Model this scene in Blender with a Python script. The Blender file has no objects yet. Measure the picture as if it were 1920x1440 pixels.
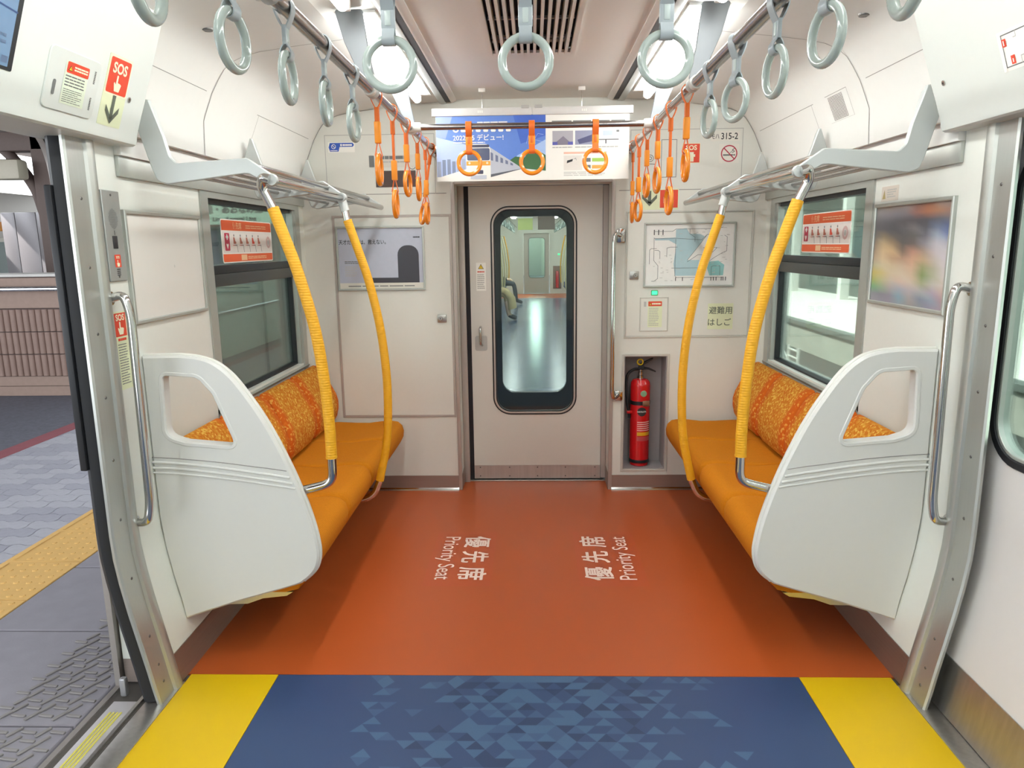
import bpy, bmesh, math, random
from mathutils import Vector, Matrix
from mathutils.geometry import tessellate_polygon

SC = bpy.context.scene
COL = SC.collection
random.seed(7)

# ------------------------------------------------------------------ camera, world, exposure
def make_camera():
    yaw, pitch, roll = math.radians(1.7669), math.radians(10.9204), math.radians(0.75)
    f = Vector((-math.sin(yaw) * math.cos(pitch), math.cos(yaw) * math.cos(pitch), -math.sin(pitch)))
    r = Vector((math.cos(yaw), math.sin(yaw), 0))
    d = f.cross(r)
    r2 = math.cos(roll) * r + math.sin(roll) * d
    d2 = -math.sin(roll) * r + math.cos(roll) * d
    cd = bpy.data.cameras.new('camera')
    cd.sensor_fit = 'HORIZONTAL'
    cd.sensor_width = 36.0
    cd.lens = 36.0 * 1350.0 / 1920.0
    cd.clip_start, cd.clip_end = 0.02, 200
    co = bpy.data.objects.new('camera', cd)
    COL.objects.link(co)
    u = -d2
    b = -f
    co.matrix_world = Matrix(((r2.x, u.x, b.x, 0), (r2.y, u.y, b.y, 0), (r2.z, u.z, b.z, 1.5), (0, 0, 0, 1)))
    SC.camera = co
make_camera()

W = bpy.data.worlds.new('overcast_sky')
SC.world = W
W.use_nodes = True
W.node_tree.nodes['Background'].inputs[0].default_value = (0.90, 0.96, 1.0, 1)
W.node_tree.nodes['Background'].inputs[1].default_value = 5.0

SUN = bpy.data.lights.new('sun', 'SUN')
SUN.energy = 14.0
SUN.angle = math.radians(1.0)
SUN.color = (1.0, 0.97, 0.92)
so = bpy.data.objects.new('sun', SUN)
COL.objects.link(so)
so.rotation_euler = Vector((0.62, 0.12, -0.78)).to_track_quat('-Z', 'Y').to_euler()

VS = SC.view_settings
VS.view_transform = 'Standard'
VS.look = 'None'
VS.gamma = 1.0
VS.use_curve_mapping = False
VS.exposure = 0.22
LAMP_STRENGTH = 17.0
SC.cycles.max_bounces = 10
SC.cycles.diffuse_bounces = 5
SC.cycles.glossy_bounces = 4
SC.cycles.transmission_bounces = 8
SC.cycles.transparent_max_bounces = 12
SC.cycles.caustics_reflective = False
SC.cycles.caustics_refractive = False
SC.cycles.sample_clamp_indirect = 6.0
SC.cycles.use_denoising = True

# ------------------------------------------------------------------ materials
def lin(h):
    h = h.lstrip('#')
    o = []
    for i in (0, 2, 4):
        c = int(h[i:i + 2], 16) / 255
        o.append(c / 12.92 if c <= 0.04045 else ((c + 0.055) / 1.055) ** 2.4)
    return o

MATS = {}
def mat(name, col, rough=0.5, metal=0.0, var=0.04, scale=40.0, bump=0.0, bscale=300.0, spec=0.5, coat=0.0,
        aniso=None, emit=0.0, sheen=0.0):
    if name in MATS:
        return MATS[name]
    m = bpy.data.materials.new(name)
    m.use_nodes = True
    nt = m.node_tree
    P = nt.nodes['Principled BSDF']
    c = lin(col)
    P.inputs['Roughness'].default_value = rough
    P.inputs['Metallic'].default_value = metal
    P.inputs['Specular IOR Level'].default_value = spec
    P.inputs['Coat Weight'].default_value = coat
    P.inputs['Sheen Weight'].default_value = sheen
    tc = nt.nodes.new('ShaderNodeTexCoord')
    n = nt.nodes.new('ShaderNodeTexNoise')
    n.inputs['Scale'].default_value = scale
    n.inputs['Detail'].default_value = 2.0
    src = tc.outputs['Object']
    if aniso:
        mp = nt.nodes.new('ShaderNodeMapping')
        mp.inputs['Scale'].default_value = aniso
        nt.links.new(src, mp.inputs['Vector'])
        src = mp.outputs['Vector']
    nt.links.new(src, n.inputs['Vector'])
    mx = nt.nodes.new('ShaderNodeMix')
    mx.data_type = 'RGBA'
    mx.inputs[6].default_value = [min(1, v * (1 - var)) for v in c] + [1]
    mx.inputs[7].default_value = [min(1, v * (1 + var)) for v in c] + [1]
    nt.links.new(n.outputs['Fac'], mx.inputs[0])
    nt.links.new(mx.outputs[2], P.inputs['Base Color'])
    if bump:
        n2 = nt.nodes.new('ShaderNodeTexNoise')
        n2.inputs['Scale'].default_value = bscale
        nt.links.new(src, n2.inputs['Vector'])
        b = nt.nodes.new('ShaderNodeBump')
        b.inputs['Strength'].default_value = bump
        b.inputs['Distance'].default_value = 0.002
        nt.links.new(n2.outputs['Fac'], b.inputs['Height'])
        nt.links.new(b.outputs['Normal'], P.inputs['Normal'])
    if emit:
        P.inputs['Emission Color'].default_value = c + [1]
        P.inputs['Emission Strength'].default_value = emit
    MATS[name] = m
    return m

def add_ribs(m, axis, scale, strength, dist=0.0015):
    """fine ribbing (fabric wales, wrapped sleeve) as a wave bump on top of a material"""
    nt = m.node_tree
    P = nt.nodes['Principled BSDF']
    tc = nt.nodes.new('ShaderNodeTexCoord')
    wv = nt.nodes.new('ShaderNodeTexWave')
    wv.bands_direction = axis
    wv.inputs['Scale'].default_value = scale
    nt.links.new(tc.outputs['Object'], wv.inputs['Vector'])
    b = nt.nodes.new('ShaderNodeBump')
    b.inputs['Strength'].default_value = strength
    b.inputs['Distance'].default_value = dist
    nt.links.new(wv.outputs['Fac'], b.inputs['Height'])
    if P.inputs['Normal'].is_linked:
        nt.links.new(P.inputs['Normal'].links[0].from_socket, b.inputs['Normal'])
    nt.links.new(b.outputs['Normal'], P.inputs['Normal'])

def glass(name, col, alpha, rough=0.02):
    """thin tinted pane: tint by transmission plus a sharp reflection"""
    m = bpy.data.materials.new(name)
    m.use_nodes = True
    nt = m.node_tree
    nt.nodes.remove(nt.nodes['Principled BSDF'])
    out = nt.nodes['Material Output']
    t = nt.nodes.new('ShaderNodeBsdfTransparent')
    t.inputs[0].default_value = [math.sqrt(v) for v in lin(col)] + [1]   # a pane has two faces
    g = nt.nodes.new('ShaderNodeBsdfGlossy')
    g.inputs['Roughness'].default_value = rough
    g.inputs[0].default_value = (1, 1, 1, 1)
    fr = nt.nodes.new('ShaderNodeFresnel')
    fr.inputs[0].default_value = 1.5
    ml = nt.nodes.new('ShaderNodeMath')
    ml.operation = 'MULTIPLY'
    ml.inputs[1].default_value = alpha
    nt.links.new(fr.outputs[0], ml.inputs[0])
    mx = nt.nodes.new('ShaderNodeMixShader')
    nt.links.new(ml.outputs[0], mx.inputs[0])
    nt.links.new(t.outputs[0], mx.inputs[1])
    nt.links.new(g.outputs[0], mx.inputs[2])
    nt.links.new(mx.outputs[0], out.inputs[0])
    MATS[name] = m
    return m

WALL = mat('wall_laminate', '#DDDFD8', 0.35, var=0.015, scale=60, bump=0.04, bscale=500)
ENDW = mat('end_wall_laminate', '#DCDCD4', 0.33, var=0.015, scale=60, bump=0.04, bscale=500)
CEILS = mat('ceiling_side', '#E6E6E2', 0.45, var=0.015, scale=30)
CEILC = mat('ceiling_centre', '#EAE8E3', 0.5, var=0.02, scale=80)
HEADW = mat('header_white', '#D5D9D4', 0.38, var=0.015)
PARTW = mat('partition_white', '#D6D6D2', 0.36, var=0.012, bump=0.03, bscale=700)
TRIMW = mat('edge_trim', '#DADAD2', 0.3, var=0.01)
STEEL = mat('brushed_steel', '#B5B3AE', 0.34, 1.0, var=0.10, scale=1.0, aniso=(400, 400, 6), bump=0.03, bscale=1.0)
STEELH = mat('brushed_steel_kick', '#AA9C94', 0.5, 1.0, var=0.10, scale=1.0, aniso=(6, 6, 400))
STEELL = mat('brushed_steel_plate', '#C2BEB9', 0.42, 1.0, var=0.16, scale=1.0, aniso=(60, 60, 2))
PILLAR = mat('pillar_aluminium', '#B9BBB6', 0.38, 0.75, var=0.05, scale=1.0, aniso=(300, 300, 5))
CHROME = mat('polished_chrome', '#C9C7C4', 0.13, 1.0, var=0.01)
RAILM = mat('rail_steel', '#A9A3A0', 0.24, 1.0, var=0.02)
ALU = mat('alu_frame', '#B7BAB4', 0.42, 0.6, var=0.03)
GREYP = mat('bracket_grey_paint', '#BFC3C1', 0.42, 0.25, var=0.015)
WHITEP = mat('white_plastic', '#E8E6E0', 0.35, var=0.01)
BLACKR = mat('black_rubber', '#15161B', 0.5, var=0.1)
DARK = mat('dark_frame', '#22262A', 0.4, var=0.05)
SLOT = mat('dark_slot', '#1F1B20', 0.6)
SEAM = mat('seam_grey', '#8E8B88', 0.6)
SCREW = mat('screw_steel', '#6F6C6A', 0.4, 0.8)
POLE = mat('yellow_sleeve', '#E4A51A', 0.5, var=0.03, scale=20)
SEATO = mat('seat_moquette', '#C27613', 0.95, var=0.14, scale=160, bump=0.35, bscale=500, spec=0.2)
add_ribs(SEATO, 'Y', 28, 0.5)
add_ribs(POLE, 'Z', 34, 0.35)
PAN = mat('seat_pan_steel', '#C9C2B2', 0.28, 1.0, var=0.04)
STRAPG = mat('strap_grey', '#A6AEB2', 0.35, var=0.02)
RINGG = mat('ring_grey_green', '#A9B4AE', 0.14, var=0.02, coat=0.5)
STRAPO = mat('strap_orange', '#EC7226', 0.45, var=0.03)
SLEEVO = mat('sleeve_orange', '#F89620', 0.4, var=0.03)
RINGO = mat('ring_orange', '#F98F1E', 0.16, var=0.02, coat=0.5)
LAMPM = mat('lamp_cover_lit', '#FFFFFF', 0.4, emit=LAMP_STRENGTH)
MATS['lamp_cover_lit'].node_tree.nodes['Principled BSDF'].inputs['Emission Color'].default_value = (0.97, 1.0, 0.975, 1)
LAMPH = mat('lamp_holder', '#E9E7E2', 0.4)
GREENLED = mat('green_led', '#3CF08A', 0.3, emit=1.6)
LCDM = mat('lcd_panel', '#6E8AA8', 0.15, emit=0.12)
RED = mat('print_red', '#D8452B', 0.45, var=0.01)
REDD = mat('print_crimson', '#B52B45', 0.45, var=0.01)
ORG = mat('print_orange', '#E5602C', 0.45, var=0.01)
WHT = mat('print_white', '#F1EFE8', 0.45, var=0.01)
CREAM = mat('print_cream', '#ECE7C9', 0.45, var=0.01)
GLOW = mat('print_pale_green', '#DDE3BF', 0.5, var=0.01)
BLK = mat('print_black', '#26262A', 0.5)
GRY = mat('print_grey', '#6F7170', 0.5)
LGRY = mat('print_light_grey', '#B5B4B0', 0.5)
DGREEN = mat('print_olive_grey', '#5C6357', 0.5)
YEL = mat('print_yellow', '#E6C319', 0.5)
BLU = mat('print_blue', '#2F57B3', 0.45)
GLASSL = glass('window_glass_green', '#DAF2E6', 0.9)
GLASSL2 = glass('window_glass_dark_green', '#C2DCCF', 0.9)
GLASSD = glass('door_glass', '#E6EFEC', 0.8)

def floor_mat(name, col, rough=0.34, var=0.10):
    return mat(name, col, rough, var=var, scale=420, bump=0.12, bscale=900, spec=0.45)
F_ORANGE = floor_mat('floor_orange', '#B25326')
F_BLUE = floor_mat('floor_blue', '#34496F', 0.36)
F_YEL = floor_mat('floor_yellow', '#DBB40E', 0.4, 0.05)
F_T1 = floor_mat('floor_triangle_light', '#446183', 0.36)
F_T2 = floor_mat('floor_triangle_mid', '#3E577B', 0.36)
F_T3 = floor_mat('floor_triangle_dark', '#2B3E60', 0.36)
F_TXT = mat('floor_print_pink', '#F0D8CC', 0.5)
F_TXB = floor_mat('floor_print_patch', '#B65129', 0.34, 0.05)

def back_mat():
    """moquette of the backrests: yellow-brown speckled middle, red-orange borders with yellow flecks"""
    m = bpy.data.materials.new('backrest_moquette')
    m.use_nodes = True
    nt = m.node_tree
    P = nt.nodes['Principled BSDF']
    P.inputs['Roughness'].default_value = 0.9
    P.inputs['Specular IOR Level'].default_value = 0.2
    tc = nt.nodes.new('ShaderNodeTexCoord')
    v = nt.nodes.new('ShaderNodeTexVoronoi')
    v.inputs['Scale'].default_value = 105
    nt.links.new(tc.outputs['Object'], v.inputs['Vector'])
    sep = nt.nodes.new('ShaderNodeSeparateColor')
    nt.links.new(v.outputs['Color'], sep.inputs[0])
    def ramp(stops):
        r = nt.nodes.new('ShaderNodeValToRGB')
        r.color_ramp.interpolation = 'CONSTANT'
        e = r.color_ramp.elements
        e[0].position, e[0].color = stops[0][0], lin(stops[0][1]) + [1]
        e[1].position, e[1].color = stops[1][0], lin(stops[1][1]) + [1]
        for p, c in stops[2:]:
            x = e.new(p)
            x.color = lin(c) + [1]
        return r
    rc = ramp([(0, '#C4741E'), (0.3, '#CB8228'), (0.55, '#D0943A'), (0.74, '#C66C1E'), (0.86, '#DDB050')])
    rb = ramp([(0, '#C9601A'), (0.70, '#CF6C22'), (0.84, '#DA9A44')])
    nt.links.new(sep.outputs[0], rc.inputs[0])
    nt.links.new(sep.outputs[0], rb.inputs[0])
    sx = nt.nodes.new('ShaderNodeSeparateXYZ')
    nt.links.new(tc.outputs['Object'], sx.inputs[0])
    ab = nt.nodes.new('ShaderNodeMath')
    ab.operation = 'ABSOLUTE'
    nt.links.new(sx.outputs['Y'], ab.inputs[0])
    mr = nt.nodes.new('ShaderNodeMapRange')
    mr.inputs[1].default_value = 0.145
    mr.inputs[2].default_value = 0.175
    nt.links.new(ab.outputs[0], mr.inputs[0])
    mx = nt.nodes.new('ShaderNodeMix')
    mx.data_type = 'RGBA'
    nt.links.new(mr.outputs[0], mx.inputs[0])
    nt.links.new(rc.outputs[0], mx.inputs[6])
    nt.links.new(rb.outputs[0], mx.inputs[7])
    nt.links.new(mx.outputs[2], P.inputs['Base Color'])
    return m
BACKM = back_mat()

# ------------------------------------------------------------------ object helpers
def link(ob, parent=None):
    COL.objects.link(ob)
    if parent is not None:
        ob.parent = parent
        ob.matrix_parent_inverse = Matrix.Translation(-Vector(parent.location))
    return ob

def tag(o, label=None, cat=None, group=None, kind=None):
    if label: o['label'] = label
    if cat: o['category'] = cat
    if group: o['group'] = group
    if kind: o['kind'] = kind
    return o

def thing(name, label, cat, loc=(0, 0, 0), group=None):
    o = bpy.data.objects.new(name, None)
    o.empty_display_size = 0.05
    COL.objects.link(o)
    o.location = loc
    return tag(o, label, cat, group)

def copy_tree(o, parent=None):
    c = o.copy()
    COL.objects.link(c)
    if parent is not None:
        c.parent = parent
    for ch in list(o.children):
        copy_tree(ch, c)
    return c

def mesh_from(name, verts, faces, m, mi=None):
    me = bpy.data.meshes.new(name)
    me.from_pydata([tuple(v) for v in verts], [], faces)
    for x in (m if isinstance(m, (list, tuple)) else [m]):
        me.materials.append(x)
    if mi:
        me.polygons.foreach_set('material_index', mi)
    me.update()
    return me

def smooth(me, ang=35):
    me.polygons.foreach_set('use_smooth', [True] * len(me.polygons))
    me.set_sharp_from_angle(angle=math.radians(ang))

def obj(name, me, parent=None, ang=None):
    if ang:
        smooth(me, ang)
    return link(bpy.data.objects.new(name, me), parent)

def fix_normals(me):
    bm = bmesh.new()
    bm.from_mesh(me)
    bmesh.ops.recalc_face_normals(bm, faces=bm.faces)
    bm.to_mesh(me)
    bm.free()

def box(name, x0, x1, y0, y1, z0, z1, m, parent=None, bevel=0.0, seg=2):
    x0, x1 = sorted((x0, x1)); y0, y1 = sorted((y0, y1)); z0, z1 = sorted((z0, z1))
    v = [(x, y, z) for x in (x0, x1) for y in (y0, y1) for z in (z0, z1)]
    f = [(0, 1, 3, 2), (4, 6, 7, 5), (0, 4, 5, 1), (2, 3, 7, 6), (0, 2, 6, 4), (1, 5, 7, 3)]
    me = mesh_from(name, v, f, m)
    if bevel:
        bm = bmesh.new()
        bm.from_mesh(me)
        bmesh.ops.bevel(bm, geom=list(bm.edges), offset=bevel, segments=seg, profile=0.5, affect='EDGES')
        bm.to_mesh(me)
        bm.free()
    return obj(name, me, parent, 40 if bevel else None)

def multi_box(name, boxes, m, parent=None):
    """several boxes of ONE part (a frame's bars, say)"""
    V, Fc = [], []
    f = [(0, 1, 3, 2), (4, 6, 7, 5), (0, 4, 5, 1), (2, 3, 7, 6), (0, 2, 6, 4), (1, 5, 7, 3)]
    for (x0, x1, y0, y1, z0, z1) in boxes:
        x0, x1 = sorted((x0, x1)); y0, y1 = sorted((y0, y1)); z0, z1 = sorted((z0, z1))
        k = len(V)
        V += [(x, y, z) for x in (x0, x1) for y in (y0, y1) for z in (z0, z1)]
        Fc += [tuple(i + k for i in q) for q in f]
    return obj(name, mesh_from(name, V, Fc, m), parent)

def rrect(u0, u1, v0, v1, r, n=6):
    u0, u1 = sorted((u0, u1)); v0, v1 = sorted((v0, v1))
    if isinstance(r, (int, float)):
        r = (r, r, r, r)
    pts = []
    for (cx, cy, a0, rr) in ((u1 - r[0], v1 - r[0], 0, r[0]), (u0 + r[1], v1 - r[1], 90, r[1]),
                             (u0 + r[2], v0 + r[2], 180, r[2]), (u1 - r[3], v0 + r[3], 270, r[3])):
        if rr <= 0:
            pts.append((cx, cy))
            continue
        for i in range(n + 1):
            a = math.radians(a0 + 90 * i / n)
            pts.append((cx + rr * math.cos(a), cy + rr * math.sin(a)))
    return pts

def round_poly(pts, rads, n=6):
    """fillet the corners of a closed polygon"""
    out = []
    N = len(pts)
    for i in range(N):
        p0, p, p1 = Vector(pts[i - 1]), Vector(pts[i]), Vector(pts[(i + 1) % N])
        r = rads[i] if isinstance(rads, (list, tuple)) else rads
        if r <= 0:
            out.append(tuple(p))
            continue
        a, b = (p0 - p), (p1 - p)
        la, lb = a.length, b.length
        a.normalize(); b.normalize()
        ang = a.angle(b)
        t = min(r / math.tan(ang / 2), la * 0.48, lb * 0.48)
        A, B = p + a * t, p + b * t
        for k in range(n + 1):
            s = k / n
            q = A * (1 - s) ** 2 + p * 2 * s * (1 - s) + B * s * s
            out.append(tuple(q))
    return out

def area(l):
    return 0.5 * sum(l[i - 1][0] * l[i][1] - l[i][0] * l[i - 1][1] for i in range(len(l)))

def inset(loop, d):
    """offset a CCW loop inwards (CW loop: outwards from the hole)"""
    n = len(loop)
    out = []
    for i in range(n):
        p0, p, p1 = Vector(loop[i - 1]), Vector(loop[i]), Vector(loop[(i + 1) % n])
        e0, e1 = (p - p0), (p1 - p)
        if e0.length < 1e-9 or e1.length < 1e-9:
            out.append(tuple(p)); continue
        e0.normalize(); e1.normalize()
        n0, n1 = Vector((-e0.y, e0.x)), Vector((-e1.y, e1.x))
        b = n0 + n1
        if b.length < 1e-6:
            out.append(tuple(p)); continue
        b.normalize()
        out.append(tuple(p + b * (d / max(0.35, b.dot(n0)))))
    return out

def plate_mesh(name, loops, tr, d, m, ch=0.0):
    """solid plate: loops[0] outline, rest holes, in (u,v); depth d along w; tr(u,v,w)->xyz; w=0 is the front"""
    L = []
    for i, l in enumerate(loops):
        l = [tuple(p) for p in l]
        if (area(l) > 0) != (i == 0):
            l = l[::-1]
        L.append(l)
    F = [inset(l, ch) for l in L] if ch else L
    V, Fc = [], []
    def add(ls, w):
        k = len(V)
        for l in ls:
            for (u, v) in l:
                V.append(tr(u, v, w))
        return k
    tris = tessellate_polygon([[Vector((u, v, 0)) for (u, v) in l] for l in F])
    a = add(F, 0.0)
    flat = [p for l in F for p in l]
    def ccw(t):
        A, B, C = (flat[i] for i in t)
        return (B[0] - A[0]) * (C[1] - A[1]) - (C[0] - A[0]) * (B[1] - A[1]) > 0
    tt = [t if ccw(t) else t[::-1] for t in tris]
    Fc += [tuple(i + a for i in t) for t in tt]
    rings = [a]
    if ch:
        rings.append(add(L, ch))
    rings.append(add(L, d))
    Fc += [tuple(i + rings[-1] for i in t[::-1]) for t in tt]
    for r0, r1 in zip(rings, rings[1:]):
        o = 0
        for l in L:
            n = len(l)
            for i in range(n):
                j = (i + 1) % n
                Fc.append((r0 + o + i, r1 + o + i, r1 + o + j, r0 + o + j))
            o += n
    me = mesh_from(name, V, Fc, m)
    fix_normals(me)
    return me

def TY(Y, s=1):       # plate facing -Y (front at Y), depth goes +Y
    return lambda u, v, w: (u, Y + w * s, v)
def TX(X, s):         # plate in the (y,z) plane, front at X, depth grows towards s
    return lambda u, v, w: (X + w * s, u, v)
def TZ(Z, s=-1):
    return lambda u, v, w: (u, v, Z + w * s)

def plate(name, loops, tr, d, m, parent=None, ch=0.0, ang=30):
    return obj(name, plate_mesh(name, loops, tr, d, m, ch), parent, ang)

def extrude(name, prof, y0, y1, m, parent=None, closed=True, ang=30, mi=None):
    """extrude an (x,z) profile along Y"""
    n = len(prof)
    V = [(x, y0, z) for x, z in prof] + [(x, y1, z) for x, z in prof]
    Fc = [(i, (i + 1) % n, n + (i + 1) % n, n + i) for i in range(n if closed else n - 1)]
    if closed:
        t = tessellate_polygon([[Vector((x, z, 0)) for x, z in prof]])
        Fc += [tuple(q) for q in t] + [tuple(n + i for i in q[::-1]) for q in t]
    me = mesh_from(name, V, Fc, m)
    if closed:
        fix_normals(me)
    return obj(name, me, parent, ang)

def fillet_path(pts, r, n=6):
    """open polyline with rounded corners"""
    P = [Vector(p) for p in pts]
    out = [P[0]]
    for i in range(1, len(P) - 1):
        a, b = P[i - 1] - P[i], P[i + 1] - P[i]
        la, lb = a.length, b.length
        a.normalize(); b.normalize()
        rr = r[i - 1] if isinstance(r, (list, tuple)) else r
        t = min(rr, la * 0.49, lb * 0.49)
        A, B = P[i] + a * t, P[i] + b * t
        for k in range(n + 1):
            s = k / n
            out.append(A * (1 - s) ** 2 + P[i] * 2 * s * (1 - s) + B * s * s)
    out.append(P[-1])
    return out

def catmull(pts, n=5):
    P = [Vector(p) for p in pts]
    P = [P[0] * 2 - P[1]] + P + [P[-1] * 2 - P[-2]]
    out = []
    for i in range(1, len(P) - 2):
        for k in range(n):
            t = k / n
            a, b, c, d = P[i - 1], P[i], P[i + 1], P[i + 2]
            out.append(0.5 * ((2 * b) + (c - a) * t + (2 * a - 5 * b + 4 * c - d) * t * t + (3 * b - a - 3 * c + d) * t ** 3))
    out.append(P[-2])
    return out

def sweep_mesh(name, pts, prof, m, closed=False, up=None):
    """sweep a closed 2-D profile (list of (a,b), or function of index) along pts"""
    P = [Vector(p) for p in pts]
    n = len(P)
    V, Fc = [], []
    prev = None
    rings = []
    for i in range(n):
        if closed:
            t = (P[(i + 1) % n] - P[i - 1])
        else:
            t = P[min(i + 1, n - 1)] - P[max(i - 1, 0)]
        t.normalize()
        if up is not None:
            a = Vector(up)
            a = (a - t * a.dot(t)).normalized()
        elif prev is None:
            a = Vector((0, 0, 1)) if abs(t.z) < 0.9 else Vector((0, 1, 0))
            a = (a - t * a.dot(t)).normalized()
        else:
            a = (prev - t * prev.dot(t)).normalized()
        prev = a
        b = t.cross(a)
        pr = prof(i) if callable(prof) else prof
        k = len(V)
        rings.append(k)
        V += [P[i] + a * u + b * v for u, v in pr]
        q = len(pr)
    R = list(zip(rings, rings[1:]))
    if closed:
        R.append((rings[-1], rings[0]))
    for r0, r1 in R:
        for j in range(q):
            Fc.append((r0 + j, r0 + (j + 1) % q, r1 + (j + 1) % q, r1 + j))
    if not closed:
        Fc.append(tuple(range(rings[0], rings[0] + q))[::-1])
        Fc.append(tuple(range(rings[-1], rings[-1] + q)))
    me = mesh_from(name, V, Fc, m)
    fix_normals(me)
    return me

def circ(r, n=14):
    return [(r * math.cos(2 * math.pi * i / n), r * math.sin(2 * math.pi * i / n)) for i in range(n)]

def tube(name, pts, r, m, parent=None, seg=14):
    pr = (lambda i: circ(r[i], seg)) if isinstance(r, (list, tuple)) else circ(r, seg)
    return obj(name, sweep_mesh(name, pts, pr, m), parent, 50)

def ribbon(name, pts, w, t, up, m, parent=None, closed=False):
    """flat band: width w along `up`, thickness t"""
    return obj(name, sweep_mesh(name, pts, [(-w / 2, -t / 2), (w / 2, -t / 2), (w / 2, t / 2), (-w / 2, t / 2)], m, closed, up), parent, 40)

def lathe(name, prof, c, m, parent=None, seg=24, axis='z', mi=None):
    V, Fc, M = [], [], []
    for (r, z) in prof:
        for i in range(seg):
            a = 2 * math.pi * i / seg
            p = (r * math.cos(a), r * math.sin(a), z)
            if axis == 'y':
                p = (p[0], p[2], p[1])
            elif axis == 'x':
                p = (p[2], p[0], p[1])
            V.append((c[0] + p[0], c[1] + p[1], c[2] + p[2]))
    for k in range(len(prof) - 1):
        for i in range(seg):
            j = (i + 1) % seg
            Fc.append((k * seg + i, k * seg + j, (k + 1) * seg + j, (k + 1) * seg + i))
            M.append(mi[k] if mi else 0)
    Fc.append(tuple(range(seg))[::-1]); M.append(0)
    Fc.append(tuple(range((len(prof) - 1) * seg, len(prof) * seg))); M.append(0)
    me = mesh_from(name, V, Fc, m, M)
    fix_normals(me)
    return obj(name, me, parent, 40)

def torus_mesh(name, R, r, m, axis, n=36, k=12, c=(0, 0, 0)):
    pts = []
    for i in range(n):
        a = 2 * math.pi * i / n
        if axis == 'x':
            p = (0, R * math.sin(a), R * math.cos(a))
        elif axis == 'y':
            p = (R * math.sin(a), 0, R * math.cos(a))
        else:
            p = (R * math.sin(a), R * math.cos(a), 0)
        pts.append(Vector(p) + Vector(c))
    up = {'x': (1, 0, 0), 'y': (0, 1, 0), 'z': (0, 0, 1)}[axis]
    return sweep_mesh(name, pts, circ(r, k), m, True, up)

# ------------------------------------------------------------------ flat print (lettering, pictograms) on a plane
_TXT = {}
def text_tris(s, bold):
    k = (s, bold)
    if k not in _TXT:
        c = bpy.data.curves.new('lettering', 'FONT')
        c.body = s
        c.size = 1
        c.offset = bold
        c.resolution_u = 3
        o = bpy.data.objects.new('lettering', c)
        COL.objects.link(o)
        dg = bpy.context.evaluated_depsgraph_get()
        me = bpy.data.meshes.new_from_object(o.evaluated_get(dg))
        _TXT[k] = ([(v.co.x, v.co.y) for v in me.vertices], [tuple(p.vertices) for p in me.polygons])
        bpy.data.objects.remove(o)
        bpy.data.curves.remove(c)
        bpy.data.meshes.remove(me)
    return _TXT[k]

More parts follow.
